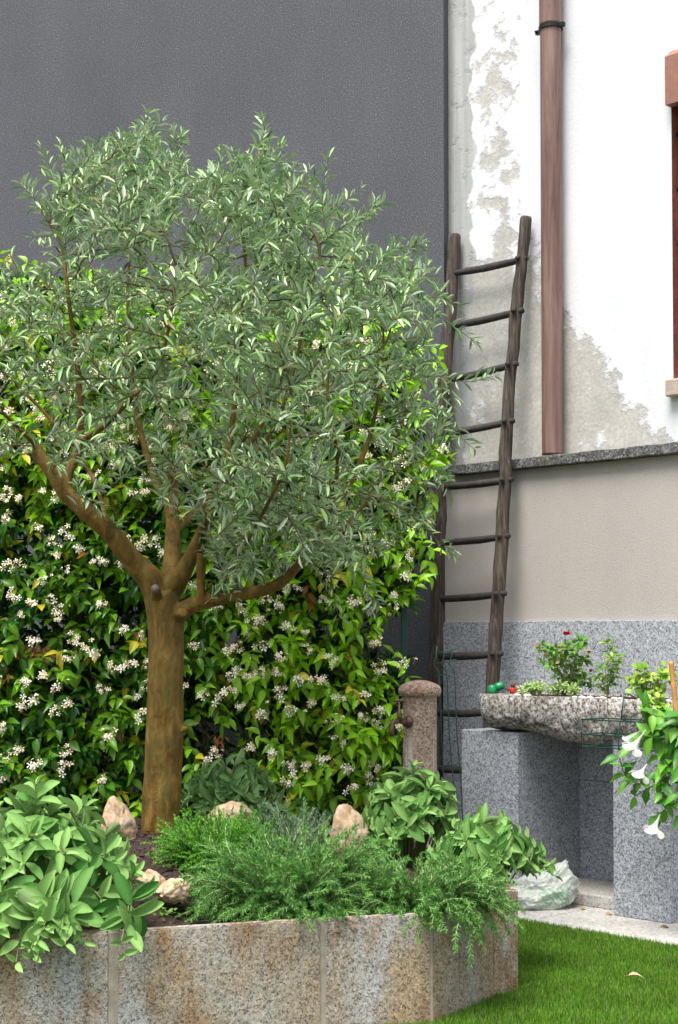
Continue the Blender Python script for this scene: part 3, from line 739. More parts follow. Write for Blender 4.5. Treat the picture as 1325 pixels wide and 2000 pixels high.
# ------------------------------------------------------------------ wire fence behind the jasmine
FY = 7.45; FROT = 0
wf = thing('wire_fence', 'green wire mesh fence overgrown by the white jasmine', 'fence', (-1.2, FY, 0)); bm = bmesh.new()
x = -1.9
while x < 1.48: tube(bm, [(x, 0, 0), (x, 0, 2.03)], .0026, 4, False); x += .05
z = .1
while z < 2.05:
    tube(bm, [(-1.9, -.004, z), (1.48, -.004, z)], .0028, 4, False); z += .2
build('mesh_wires', bm, GWIRE, wf)
for x in (-1.85, .35, 1.52):
    bm = bmesh.new(); bbox(bm, x - .015, x + .015, .01, .04, 0, 2.1, .003); build('post', bm, GWIRE, wf)

# ------------------------------------------------------------------ olive tree
YT = 6.05
def OW(px, py, Y=YT): return at(px, py, Y)
tb = OW(315, 1615, 6.05)
tree = thing('olive_tree', 'olive tree with silvery leaves growing in the granite planter', 'tree', (tb.x, tb.y, soil_h(tb.x, tb.y))); Mo = inv(tree)
limbs = [
    ([(312, 1660, 6.05), (313, 1600, 6.05), (320, 1480, 6.05), (323, 1380, 6.05), (325, 1270, 6.05), (322, 1200, 6.05), (316, 1160, 6.05)], [39, 38, 37, 36, 35, 36, 36]),
    ([(318, 1190, 6.05), (300, 1140, 6.03), (262, 1098, 6.0), (215, 1040, 5.95), (170, 1000, 5.9), (130, 965, 5.88)], [32, 27, 22, 20, 18, 16]),
    ([(130, 968, 5.88), (105, 930, 5.86), (85, 900, 5.85), (72, 872, 5.85)], [16, 13, 11, 10]),
    ([(128, 965, 5.88), (132, 925, 5.9), (152, 880, 5.92), (158, 800, 5.9), (150, 700, 5.88), (135, 590, 5.85), (120, 480, 5.85), (78, 405, 5.85)], [14, 12, 10, 7, 5.5, 4.5, 4, 2.5]),
    ([(155, 862, 5.92), (200, 835, 5.8), (250, 785, 5.7), (302, 732, 5.6), (330, 640, 5.55), (345, 520, 5.55)], [7.5, 6, 5.5, 5, 4, 3]),
    ([(322, 1180, 6.05), (335, 1120, 6.15), (338, 1040, 6.2), (336, 960, 6.25), (338, 925, 6.25)], [26, 20, 15, 13, 13]),
    ([(338, 1010, 6.2), (300, 930, 6.35), (270, 820, 6.45), (255, 700, 6.5), (250, 560, 6.5), (262, 420, 6.45)], [9, 7, 6, 5, 4, 3]),
    ([(335, 1150, 6.05), (362, 1110, 6.0), (392, 1040, 5.95), (430, 940, 5.9), (455, 820, 5.9), (470, 680, 5.9), (480, 520, 5.9)], [24, 17, 10, 7.5, 6, 5, 3.5]),
    ([(430, 940, 5.9), (520, 860, 5.8), (570, 740, 5.75), (600, 600, 5.75), (625, 500, 5.75)], [5, 4.5, 4, 3, 2.5]),
    ([(335, 1215, 6.05), (370, 1185, 6.0), (420, 1170, 5.98), (480, 1160, 5.95), (545, 1140, 5.95), (600, 1080, 5.95), (645, 1000, 5.95), (680, 955, 5.95)], [20, 17, 15, 13, 11, 9, 7, 6]),
    ([(680, 955, 5.95), (720, 860, 6.0), (745, 740, 6.0), (750, 620, 6.0)], [6, 5, 3.5, 2.5]),
    ([(645, 1000, 5.95), (660, 900, 5.75), (640, 780, 5.6), (650, 640, 5.6)], [5, 4.5, 4, 2.5]),
    ([(545, 1140, 5.95), (620, 1075, 6.2), (700, 1000, 6.35), (760, 900, 6.4), (800, 780, 6.4)], [9, 7, 6, 5, 3]),
    ([(420, 1172, 5.98), (470, 1080, 5.7), (520, 990, 5.45), (560, 900, 5.3), (570, 780, 5.3)], [5.5, 5, 4, 3.5, 2.5]),
    ([(338, 1040, 6.2), (420, 960, 6.5), (500, 850, 6.7), (560, 700, 6.7), (560, 540, 6.6)], [9, 8, 6, 5, 3]),
    ([(215, 1040, 5.95), (180, 930, 6.3), (100, 820, 6.5), (20, 740, 6.5), (-60, 660, 6.4)], [6, 5, 4.5, 4, 3]),
    ([(72, 872, 5.85), (20, 820, 5.7), (-40, 760, 5.6), (-90, 690, 5.6)], [5, 4, 3.5, 3]),
]
nodes = []; par = []; rfix = []
bmT = bmesh.new()
for li, (pts, rad) in enumerate(limbs):
    P = interp([Mo @ OW(*q) for q in pts], 5); rr_ = []
    for i in range(len(pts) - 1):
        for j in range(5): rr_.append(rad[i] + (rad[i + 1] - rad[i]) * j / 5)
    rr_.append(rad[-1]); rr_ = [r_ / FPX * YT for r_ in rr_]
    tube(bmT, P, [r_ * (1 + .05 * mnoise.noise(Vector((i * .5, li, 0)))) for i, r_ in enumerate(rr_)], 14, True, .10)
    if li == 0: base_n = 0
    st = 0
    for i, q in enumerate(P):
        if i == 0 and li > 0:
            dl = [(q - n_).length for n_ in nodes]; par.append(int(np.argmin(dl))); nodes.append(q); rfix.append(rr_[i]); continue
        nodes.append(q); par.append(len(nodes) - 2 if i > 0 else -1); rfix.append(rr_[i])
# burls, collar and pruning stubs
for (a, b, r0, r1) in [((393, 1182, 5.97), (393, 1078, 5.93), 9, 9), ((306, 1165, 5.93), (304, 1150, 5.85), 12, 9), ((352, 1200, 5.98), (358, 1196, 5.90), 16, 9), ((72, 880, 5.85), (80, 905, 5.86), 12, 13), ((338, 930, 6.25), (338, 915, 6.25), 14, 14), ((360, 1425, 6.03), (366, 1422, 6.01), 8, 4)]:
    P0, P1 = Mo @ OW(*a), Mo @ OW(*b); tube(bmT, [P0, P0.lerp(P1, .5), P1], [r0 / FPX * YT, (r0 + r1) / 2 / FPX * YT, r1 / FPX * YT], 12, True, .1)
for k in range(9):   # root flare
    a = 2 * math.pi * k / 9 + .3; q0 = Mo @ OW(314, 1560); q1 = Mo @ Vector((tb.x + math.cos(a) * .060, tb.y + math.sin(a) * .060, .43)); tube(bmT, [q0 + (q1 - q0) * .1 + Vector((math.cos(a) * .04, math.sin(a) * .04, 0)), q0.lerp(q1, .6) + Vector((math.cos(a) * .012, math.sin(a) * .012, 0)), q1, q1 - Vector((0, 0, .03))], [.024, .024, .02, .018], 8, True)
trk = build('trunk', bmT, BARK, tree, True)
md = trk.modifiers.new('merge', 'REMESH'); md.mode = 'VOXEL'; md.voxel_size = .0055; md.use_smooth_shade = True
md = trk.modifiers.new('soften', 'SMOOTH'); md.factor = .5; md.iterations = 4
for q, r_, dr in [((393, 1077.5, 5.93), 9.3, (0, 0, 1)), ((304, 1150, 5.845), 9, (-.2, -1, .3)), ((338, 914.5, 6.25), 14, (0, -.2, 1))]:
    P0 = Mo @ OW(*q); D_ = Vector(dr).normalized(); rr1 = r_ / FPX * YT * .92; bm = bmesh.new(); tube(bm, [P0, P0 + D_ * .006], [rr1, rr1 * .96], 14)
    build('pruning_cut', bm, CUT, tree, True)

# crown envelope measured as an outline with a depth that bulges at its middle
OUTL = [(-190, 720), (-150, 640), (-60, 590), (40, 560), (85, 500), (72, 400), (95, 335), (140, 320), (190, 300), (250, 262), (285, 245), (330, 280), (360, 340), (440, 330), (510, 280), (545, 330), (610, 375), (650, 425), (720, 420), (720, 470), (790, 510), (850, 565), (865, 640), (840, 700), (870, 760), (850, 860), (880, 960), (840, 1040), (760, 1070), (700, 1120), (620, 1105), (560, 1060), (500, 1130), (440, 1160), (415, 1060), (330, 1000), (250, 940), (190, 985), (120, 930), (60, 890), (-30, 900), (-120, 860)]
def inpoly(x, y, P=OUTL):
    c = False
    for i in range(len(P)):
        a, b = P[i], P[(i + 1) % len(P)]
        if (a[1] > y) != (b[1] > y) and x < (b[0] - a[0]) * (y - a[1]) / (b[1] - a[1]) + a[0]: c = not c
    return c
OA = np.array(OUTL, float)
def edge_dist(x, y):
    A = OA; B = np.roll(OA, -1, 0); d = B - A; w_ = np.array([x, y]) - A; tt = np.clip((w_ * d).sum(1) / (d * d).sum(1), 0, 1)
    return float(np.min(np.linalg.norm(w_ - d * tt[:, None], axis=1)))
att = []
while len(att) < 3100:
    x, y = random.uniform(-190, 900), random.uniform(240, 1160)
    if not inpoly(x, y): continue
    e = edge_dist(x, y); h_ = .95 * math.sqrt(max(.02, 1 - (1 - min(1, e / 330)) ** 2)) + .05
    s_ = random.uniform(-1, 1); s_ = math.copysign(abs(s_) ** .75, s_)
    if y > 800 and abs(s_) < .6 and random.random() < .6: continue
    if 380 < x < 640 and y > 900: s_ = -abs(s_)
    if x > 700 and s_ > .4: s_ *= .5
    if x > 690 and y > 740 and random.random() < .45: continue
    q_ = Mo @ at(x, y, 6.0 + s_ * h_)
    if mnoise.noise(q_ * 3.6 + Vector((3, 1, 8))) + .5 * mnoise.noise(q_ * 8) < (.02 if y > 420 else -.12) and not (380 < x < 640 and y > 900): continue
    att.append(q_)
att = np.array([tuple(a) for a in att]); ND = [tuple(q) for q in nodes]; NPar = list(par)
cand = np.array(ND); near = np.zeros(len(att), int); nd = np.full(len(att), 1e9)
startok = [i for i in range(len(ND)) if rfix[i] < .035]
sub = np.array([ND[i] for i in startok])
for k in range(len(att)):
    dd = np.linalg.norm(sub - att[k], axis=1); j = int(dd.argmin()); near[k] = startok[j]; nd[k] = dd[j]
alive = np.ones(len(att), bool); STEP = .045
for it in range(70):
    idx = np.where(alive & (nd < .75))[0]
    if len(idx) == 0: break
    acc = {}
    for k in idx:
        v_ = att[k] - np.array(ND[near[k]]); v_ /= max(1e-6, np.linalg.norm(v_)); acc.setdefault(near[k], []).append(v_)
    new = []
    for j, vs in acc.items():
        v_ = np.sum(vs, 0) + rng.normal(0, .25, 3) + np.array([0, 0, .10]); v_ /= max(1e-6, np.linalg.norm(v_))
        q = np.array(ND[j]) + v_ * STEP; new.append(len(ND)); ND.append(tuple(q)); NPar.append(j)
    NN = np.array([ND[i] for i in new])
    for s0 in range(0, len(att), 400):
        sl = slice(s0, s0 + 400); D2 = np.linalg.norm(att[sl][:, None, :] - NN[None], axis=2); j = D2.argmin(1); dm = D2[np.arange(len(j)), j]
        better = dm < nd[sl]; tmp = near[sl]; tmp[better] = np.array(new)[j[better]]; near[sl] = tmp; t2 = nd[sl]; t2[better] = dm[better]; nd[sl] = t2
    alive &= nd > .06
    if len(ND) > 9000: break
nfix = len(nodes); NDv = np.array(ND); ch = [[] for _ in ND]
for i, p_ in enumerate(NPar):
    if p_ >= 0: ch[p_].append(i)
rad = np.zeros(len(ND))
for i in range(len(ND) - 1, nfix - 1, -1):
    rad[i] = .0017 if not ch[i] else (sum(rad[c_] ** 2.4 for c_ in ch[i])) ** (1 / 2.4)
rad = np.minimum(rad, .011)
tips = [i for i in range(nfix, len(ND)) if not ch[i]]
bm = bmesh.new()
def leaf_col():
    r_ = random.random()
    if r_ < .022: return (.30, .30, .07)
    if r_ < .12: return (.50, .60, .42)
    if r_ < .34: return (.035, .115, .035)
    a = random.random(); b = random.uniform(.8, 1.25)
    return tuple(b * (p0 * (1 - a) + p1 * a) for p0, p1 in zip((.085, .22, .055), (.46, .64, .28)))
OL = Leaves()
def leafpair(p, t_, k, size=1.0):
    tone = 1 + .45 * mnoise.noise(p * 5.5)
    t_ = t_.normalized(); o_ = t_.orthogonal().normalized(); b_ = t_.cross(o_); a = k * math.pi / 2 + random.uniform(-.4, .4)
    for s_ in (0, math.pi):
        if random.random() < .16: continue
        sd_ = o_ * math.cos(a + s_) + b_ * math.sin(a + s_); d_ = (t_ * random.uniform(.5, 1.1) + sd_ + Vector((0, 0, random.uniform(-.15, .25)))).normalized()
        up_ = (Vector((0, 0, 1)) * .8 + t_ * .5 + Vector((random.gauss(0, .35), random.gauss(0, .35), 0)))
        Ln = random.uniform(.034, .072) * size
        OL.add(random.choice(('olive0', 'olive0', 'olive1')), p + sd_ * .003, d_, up_, Ln, Ln * random.uniform(.16, .245), tuple(v_ * tone for v_ in leaf_col()))
def shoot(p, d_, n_, step, size=1, droop=0.0, r0=.0016):
    P = [p]; d_ = d_.normalized()
    for k in range(n_):
        d_ = (d_ + Vector((random.gauss(0, .10), random.gauss(0, .10), random.gauss(0, .08) - droop))).normalized(); p = p + d_ * step; P.append(p)
        leafpair(p, d_, k, size * (1 - .35 * k / n_ if k > n_ * .6 else 1))
    OL.add('olive0', p, d_, (0, -.3, 1), .03 * size, .007, leaf_col())
    tube(bm, P, [r0 + (.0008 - r0) * i / len(P) for i in range(len(P))], 4, False)
# interior twigs: only those in the outer part of the crown keep leaves
for i in range(nfix, len(ND)):
    p_ = NPar[i]; a, b = Vector(ND[p_]), Vector(ND[i])
    tube(bm, [a, b], [min(.012, max(rad[i], rad[p_] if p_ >= nfix else rad[i])), rad[i]], 5, False)
    if rad[i] < .0040:
        wq = tree.location + b; x_, y_ = topx(wq)
        keep = .95 if y_ < 640 else (.85 if y_ < 820 else .7)
        if x_ < 400 and y_ > 500: keep *= .5
        if x_ > 660 and y_ > 720: keep *= .5
        if random.random() < keep:
            for k in range(3): leafpair(a.lerp(b, (k + .5) / 3), b - a, k + i)
for i in tips:
    b = Vector(ND[i]); a = Vector(ND[NPar[i]]); x_, y_ = topx(tree.location + b)
    e = edge_dist(x_, y_)
    if e < 45 and inpoly(x_, y_):
        lg = random.random() < .16 and y_ > 330
        shoot(b, (b - a).normalized() + Vector((0, 0, .5 if lg else .3)), random.randint(10, 16) if lg else random.randint(2, 7), .019 if lg else .017, 1.05)
    elif random.random() < ((.85 if y_ < 640 else .55) if x_ > 400 or y_ < 480 else .38): shoot(b, (b - a).normalized() + Vector((0, 0, .3)), random.randint(3, 6), .016)
# the long wisps that stand out against the walls
W_ = [([(262, 420), (258, 350), (275, 280), (288, 222)], 6.45), ([(225, 360), (205, 320), (190, 280)], 6.3), ([(120, 480), (78, 405), (62, 385)], 5.85), ([(160, 380), (140, 330), (120, 300)], 6.0),
      ([(480, 420), (512, 350), (518, 262)], 5.9), ([(540, 400), (590, 360), (620, 380)], 5.9), ([(620, 480), (690, 430), (745, 400)], 5.8), ([(700, 560), (760, 500), (820, 480)], 6.0),
      ([(700, 640), (790, 600), (850, 580), (895, 600)], 5.8), ([(750, 700), (820, 680), (835, 640)], 6.0), ([(700, 770), (780, 745), (850, 735), (905, 745), (945, 742)], 5.8), ([(880, 745), (885, 800), (900, 850), (930, 880)], 5.8), ([(860, 740), (862, 800), (870, 870)], 5.8),
      ([(760, 860), (830, 900), (880, 960)], 5.9), ([(700, 960), (780, 990), (850, 1050), (868, 1075)], 5.8), ([(620, 1040), (700, 1120), (740, 1180)], 5.9), ([(560, 1050), (640, 1130), (660, 1200)], 5.9), ([(400, 1180), (440, 1150), (470, 1180)], 5.8),
      ([(350, 380), (352, 330), (345, 285)], 6.0), ([(420, 420), (440, 360), (430, 320)], 6.1), ([(40, 540), (20, 500), (5, 530)], 6.0), ([(95, 600), (40, 560), (-10, 545)], 5.9), ([(150, 1000), (160, 965), (185, 990)], 5.7), ([(420, 1050), (470, 1010), (500, 1030)], 5.4), ([(560, 1000), (590, 1060), (580, 1090)], 5.4)]
for pts, Y in W_:
    P = interp([Mo @ at(a, b, Y) for a, b in pts], 7); tube(bm, P, [.0028 + (.0009 - .0028) * i / len(P) for i in range(len(P))], 5, False); acc_ = 0; k = 0
    for i in range(1, len(P)):
        acc_ += (P[i] - P[i - 1]).length
        if acc_ > .017: leafpair(P[i], P[i] - P[i - 1], k, 1.0); k += 1; acc_ = 0
        if random.random() < .14 and i > 3: shoot(P[i], (P[i] - P[i - 1]).normalized() + Vector((random.gauss(0, .6), random.gauss(0, .5), .3)), 4, .016, .9)
build('branches', bm, TWIG, tree, True)
link('crown', OL.mesh('crown'), OLIVE, tree)
print('olive nodes', len(ND), 'leaves', sum(len(v) for v in OL.d.values()))

# ------------------------------------------------------------------ jasmine hedge on the fence
hd = thing('jasmine_hedge', 'glossy green star jasmine hedge dotted with small white flowers behind the olive tree', 'hedge', (-.9, FY, 0)); Mh = inv(hd)
HP = [(-260, 560), (-150, 500), (-40, 545), (60, 530), (160, 545), (250, 560), (350, 590), (480, 590), (600, 590), (700, 615), (770, 640), (800, 670), (805, 760), (815, 840), (865, 880), (850, 960), (800, 990), (835, 1040), (845, 1080), (800, 1120), (815, 1160), (790, 1195), (735, 1190), (730, 1250), (790, 1290), (800, 1330), (745, 1350), (780, 1400), (790, 1470), (770, 1540), (700, 1580), (600, 1600), (480, 1590), (350, 1590), (200, 1620), (-260, 1640)]
VOID = [(450, 1455, 80, 50, .9), (400, 1400, 40, 40, .7), (440, 1215, 36, 26, .95), (245, 1225, 40, 24, .9), (90, 1240, 30, 22, .8), (95, 1060, 30, 20, .7), (760, 1260, 45, 45, .9), (700, 1500, 40, 40, .6), (250, 1500, 60, 30, .5), (170, 1370, 50, 22, .6), (620, 1230, 30, 24, .6), (680, 1360, 40, 26, .5)]
def hedge_ok(x, y, k=1):
    if not inpoly(x, y, HP): return False
    for cx, cy, rx, ry, s_ in VOID:
        if random.random() < s_ * k * 1.1 * blob(x, y, cx, cy, rx, ry): return False
    return True
def jcol(x, y):  # yellower new growth to the right; crown's shade at lower left coloured in
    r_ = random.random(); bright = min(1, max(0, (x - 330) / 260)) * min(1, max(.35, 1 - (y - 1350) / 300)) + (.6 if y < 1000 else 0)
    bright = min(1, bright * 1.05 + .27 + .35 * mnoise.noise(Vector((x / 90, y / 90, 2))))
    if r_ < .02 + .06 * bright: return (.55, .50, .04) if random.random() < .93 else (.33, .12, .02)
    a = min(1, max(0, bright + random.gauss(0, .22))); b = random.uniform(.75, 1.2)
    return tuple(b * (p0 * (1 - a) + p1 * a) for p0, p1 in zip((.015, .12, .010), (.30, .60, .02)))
JL = Leaves(); bmS = bmesh.new(); cnt = 0; tries = 0; tipsJ = []
while cnt < 3400 and tries < 14000:
    tries += 1; x, y = random.uniform(-260, 870), random.uniform(490, 1640)
    if not hedge_ok(x, y): continue
    back = random.random(); Y = FY - .30 + .55 * back ** 1.3 - .08 * mnoise.noise(Vector((x / 110, y / 110, 0)))
    if x > 700: Y = max(Y, FY - .12)
    p_ = Mh @ at(x, y, Y); d_ = Vector((random.gauss(0, .7), -.5 + random.gauss(0, .35), random.gauss(.05, .6))).normalized()
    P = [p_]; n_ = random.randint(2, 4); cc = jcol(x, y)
    for k in range(n_):
        d_ = (d_ + Vector((random.gauss(0, .12), random.gauss(0, .1), -.12))).normalized(); p_ = p_ + d_ * random.uniform(.032, .045); P.append(p_)
        o_ = d_.orthogonal().normalized(); b_ = d_.cross(o_); a0_ = k * 1.57 + random.uniform(-.4, .4)
        for s_ in (0, math.pi):
            sd_ = o_ * math.cos(a0_ + s_) + b_ * math.sin(a0_ + s_); dl = (d_ * .6 + sd_ * .9 + Vector((0, -.2, -.25))).normalized()
            up_ = Vector((random.gauss(0, .3), -.55 + random.gauss(0, .3), .8)); Ln = random.uniform(.050, .088)
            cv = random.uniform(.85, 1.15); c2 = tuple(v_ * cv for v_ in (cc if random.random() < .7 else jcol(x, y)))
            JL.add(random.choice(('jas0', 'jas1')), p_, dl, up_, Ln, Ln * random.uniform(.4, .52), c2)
    tube(bmS, P, .0016, 4, False); cnt += 1
    if back < .4: tipsJ.append((x, y, P[-1]))
# inner leaves close to the fence, coloured darker for the hedge's inner shade
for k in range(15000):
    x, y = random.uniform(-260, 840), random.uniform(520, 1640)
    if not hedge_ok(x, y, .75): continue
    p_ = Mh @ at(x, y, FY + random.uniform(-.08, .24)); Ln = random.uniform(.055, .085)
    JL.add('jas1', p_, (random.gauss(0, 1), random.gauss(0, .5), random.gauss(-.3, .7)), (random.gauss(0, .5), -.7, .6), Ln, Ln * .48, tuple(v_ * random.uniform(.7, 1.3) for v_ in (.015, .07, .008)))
# woody climbing stems
for k in range(46):
    x0 = random.uniform(-230, 760); P = []; x = x0; y = 1650
    while y > random.uniform(620, 1300):
        P.append(Mh @ at(x, y, FY - .02 + random.uniform(-.03, .03))); y -= 55; x += random.gauss(0, 13)
    if len(P) > 2: tube(bmS, interp(P, 3), [.006 - .004 * i / (3 * len(P)) for i in range(3 * (len(P) - 1) + 1)], 5, False, .2)
for pts in ([(370, 1400), (420, 1450), (470, 1490), (520, 1500)], [(380, 1500), (440, 1470), (520, 1440)], [(600, 1290), (680, 1310), (740, 1330), (772, 1350)], [(0, 1340), (30, 1365), (60, 1350)], [(395, 1190), (400, 1260), (390, 1330)]):
    tube(bmS, interp([Mh @ at(a, b, FY - .12) for a, b in pts], 4), .003, 5, False)
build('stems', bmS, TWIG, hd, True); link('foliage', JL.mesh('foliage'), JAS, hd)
# dead leaf bunches
DL = Leaves()
for cx, cy, rx, ry, n_ in ((72, 1272, 34, 14, 55), (432, 1440, 10, 24, 10), (235, 1430, 6, 14, 3), (12, 1305, 8, 14, 3), (265, 1235, 12, 5, 5)):
    for k in range(n_):
        p_ = Mh @ at(random.gauss(cx, rx * .6), random.gauss(cy, ry * .5), FY - .30); Ln = random.uniform(.03, .05)
        DL.add('jas1', p_, (random.gauss(-.2, .5), -.3, random.gauss(-.8, .3)), (random.gauss(0, .5), -.8, .4), Ln, Ln * .35, random.choice([(.33, .13, .04), (.42, .20, .07), (.24, .10, .03)]))
dl_ = link('dead_leaves', DL.mesh('dead_leaves'), JAS, hd); dl_['label'] = 'rust-brown withered leaves'
# flower clusters
def cluster_mesh(i):
    FL = Leaves(); n_ = random.randint(5, 10)
    for k in range(n_):
        th_ = random.uniform(0, 6.28); ph = random.uniform(0, 1.2); nrm = Vector((math.cos(th_) * math.sin(ph), -math.cos(ph), math.sin(th_) * math.sin(ph))).normalized()
        c_ = nrm * random.uniform(.012, .036) + Vector((random.gauss(0, .013), 0, random.gauss(0, .012))); o_ = nrm.orthogonal().normalized(); b_ = nrm.cross(o_); r_ = random.uniform(.013, .018); tint = random.choice([(.9, .87, .76), (.9, .86, .74), (.86, .74, .50), (.88, .80, .62)])
        for j in range(5):
            a = j * 2 * math.pi / 5 + th_; d_ = o_ * math.cos(a) + b_ * math.sin(a) + nrm * .12
            FL.add('petal', c_, d_, nrm + (o_ * math.sin(a) - b_ * math.cos(a)) * .5, r_, r_ * .52, tint)
        FL.add('needle', c_ - nrm * .014, nrm, o_, .016, .003, (.62, .52, .22)); FL.add('needle', c_ - nrm * .03, nrm, b_, .02, .0022, (.35, .42, .12))
    for k in range(random.randint(2, 4)):
        FL.add('needle', (random.gauss(0, .012), -.01, random.gauss(0, .012)), (random.gauss(0, .6), -1, random.gauss(.2, .6)), (0, 0, 1), .022, .004, (.7, .62, .35))
    return FL.mesh('flower_cluster')
CM = [cluster_mesh(i) for i in range(8)]
for m_ in CM: m_.materials.append(PETAL)
fixed = [(40, 975), (20, 960), (90, 1140), (100, 1065), (155, 1075), (20, 1110), (28, 1165), (200, 1185), (185, 1100), (240, 1060), (265, 1075), (45, 1380), (70, 1370), (115, 1392), (200, 1350), (55, 1335), (40, 1205), (145, 1250), (190, 1275), (225, 1310), (270, 1365), (130, 1465), (125, 1500), (70, 1500), (205, 1525), (5, 1425), (515, 1215), (520, 1175), (470, 1190), (485, 1225), (600, 1270), (550, 1290), (540, 1320), (510, 1315), (455, 1330), (630, 1330), (440, 1275), (385, 1270), (650, 1290), (560, 1230), (600, 1240), (730, 1260), (725, 1200), (660, 1365), (710, 1360), (655, 1410), (660, 1450), (630, 1490), (490, 1460), (705, 1400), (735, 1420), (690, 1540), (680, 1505), (800, 1300), (800, 1085), (800, 1040), (770, 1165), (750, 1060), (705, 1070), (655, 1020), (740, 820), (810, 775), (745, 870), (860, 880), (780, 1110), (740, 1310), (800, 1120), (455, 1350), (580, 1150), (630, 1180), (545, 1355), (690, 1180), (740, 1500), (720, 1520)]
spots = [(x, y) for x, y in fixed]; k = 0
while len(spots) < 340 and k < 9000:
    k += 1; x, y = random.uniform(-200, 800), random.uniform(560, 1540)
    if inpoly(x, y, HP) and all((x - a) ** 2 + (y - b) ** 2 > 20 ** 2 for a, b in spots) and (y < 1100 or random.random() < .5): spots.append((x, y))
vis = [s_ for s_ in spots if s_[0] > 0]; 
main = vis[:98]; rest = [s_ for s_ in spots if s_ not in main]
def cl_matrix(x, y):
    Y = FY - .40 - random.uniform(0, .06) if x < 720 else FY - .22
    return Matrix.Translation(Mh @ at(x, y, Y)) @ Matrix.Rotation(random.uniform(-.9, -.3), 4, 'X') @ Matrix.Rotation(random.uniform(-.5, .5), 4, 'Z') @ Matrix.Rotation(random.uniform(0, 6.28), 4, 'Y') @ Matrix.Scale(random.uniform(.75, 1.15), 4)
for i, (x, y) in enumerate(main):
    o_ = bpy.data.objects.new('flower_cluster', CM[i % 8]); COL.objects.link(o_); o_.parent = hd; o_.matrix_local = cl_matrix(x, y)
vv = []; ff = []; cc = []; off = 0
for i, (x, y) in enumerate(rest):
    m_ = CM[i % 8]; A = np.array(cl_matrix(x, y)); co = np.zeros(len(m_.vertices) * 3); m_.vertices.foreach_get('co', co); co = co.reshape(-1, 3) @ A[:3, :3].T + A[:3, 3]
    ca2 = np.zeros(len(m_.vertices) * 4); m_.color_attributes['Col'].data.foreach_get('color', ca2)
    vv.append(co); cc.append(ca2); ff += [tuple(v_ + off for v_ in p_.vertices) for p_ in m_.polygons]; off += len(co)
me = bpy.data.meshes.new('flowers'); me.from_pydata(np.concatenate(vv).tolist(), [], ff); ca3 = me.color_attributes.new('Col', 'FLOAT_COLOR', 'POINT'); ca3.data.foreach_set('color', np.concatenate(cc).astype(np.float32))
o_ = link('flowers', me, PETAL, hd); o_['kind'] = 'stuff'

# ------------------------------------------------------------------ sage plants
def sage(name, label, cx, cy, rx, ry, hgt, n_, size, lean=(0, 0), col0=(.06, .20, .03), col1=(.31, .53, .155), droop=0):
    z0 = soil_h(cx, cy) - .01; o = thing(name, label, 'sage plant', (cx, cy, z0), 0, 'sage plants in the planter'); L = Leaves(); bm = bmesh.new()
    for k in range(n_):
        a = random.uniform(0, 2 * math.pi); r_ = math.sqrt(random.random()); ex, ey = math.cos(a) * r_ * rx + lean[0] * r_, math.sin(a) * r_ * ry + lean[1] * r_
        zt = hgt * (1 - .80 * r_ ** 2) * random.uniform(.62, 1.12); ex_, ey_ = ex, ey
        if not inside(cx + ex, cy + ey): zt = max(zt - .03, .06) - (droop if ey < -.1 else 0) * random.random() * min(1, max(0, r_ - .3) * 2.2)
        e = Vector((ex_, ey_, zt)); b_ = Vector((ex * .25, ey * .25, 0)); mid = b_.lerp(e, .55) + Vector((0, 0, max(.10, abs(zt) * .22))); P = interp([b_, mid, e], 5)
        if droop and ey < -.14 and random.random() < .38:
            yo = -.44 - (cx + ex + .67) * -.05; e = Vector((ex, min(ey, -.40) - .06, RIM - z0 + random.uniform(-.06, .05))); P = interp([Vector((ex * .7, -.15, .06)), Vector((ex, -.33, RIM - z0 + .09)), e], 5)
        tube(bm, P, [.0035 - .0018 * i / len(P) for i in range(len(P))], 5, False)
        T_ = (P[-1] - P[-2]).normalized(); up_ax = (T_ + Vector((0, 0, .9)) + Vector((ex, ey, 0)) * 1.2).normalized()
        npair = 4 if random.random() < .6 else 5; cvar = random.uniform(0, 1)
        for j in range(npair):
            f_ = 1 - j * .11; q = P[-1] - up_ax * .0 + (P[int((len(P) - 1) * f_)] - P[-1]); rot = j * 1.57 + a
            o_ = up_ax.orthogonal().normalized(); bb_ = up_ax.cross(o_)
            Ln = size * (.45, .75, 1.0, 1.05, .95)[j] * random.uniform(.85, 1.15); tilt = (1.5, .85, .4, .1, -.15)[j] + random.uniform(-.3, .3)
            for s_ in (0, math.pi):
                sd_ = o_ * math.cos(rot + s_) + bb_ * math.sin(rot + s_); d_ = (sd_ + up_ax * tilt + Vector((0, 0, random.uniform(-.15, .15)))).normalized()
                aa = min(1, max(0, .35 * cvar + random.gauss(.38, .2) + (.22, .16, .05, -.15, -.3)[j])); c_ = tuple((p0 * (1 - aa) + p1 * aa) for p0, p1 in zip(col0, col1))  # lower leaf pairs coloured darker, putting shade into the gaps between shoots
                L.add(random.choice(('sage0', 'sage0', 'sage1')), q + sd_ * .003, d_, up_ax + Vector((random.gauss(0, .4), -.1 + random.gauss(0, .35), random.gauss(.2, .3))), Ln, Ln * random.uniform(.34, .46), c_)
    build('stems', bm, STEM, o, True); link('leaves', L.mesh('leaves'), SAGE, o); return o
sage('sage_bush', 'large broad-leaved sage bush spilling over the left rim of the planter', -.96, 4.88, .37, .42, .42, 92, .102, (.03, -.07), droop=.17)
sage('sage_bush', 'low sage bush behind the olive trunk and the domed stone', -.45, 6.42, .25, .2, .22, 65, .072, col0=(.08, .21, .05), col1=(.24, .42, .14))
sage('sage_bush', 'upright sage bush in front of the tap pillar', .27, 5.80, .23, .25, .35, 56, .084)
sage('sage_bush', 'sage bush leaning over the right corner of the planter', .53, 5.55, .24, .24, .25, 66, .072, (.02, -.04))

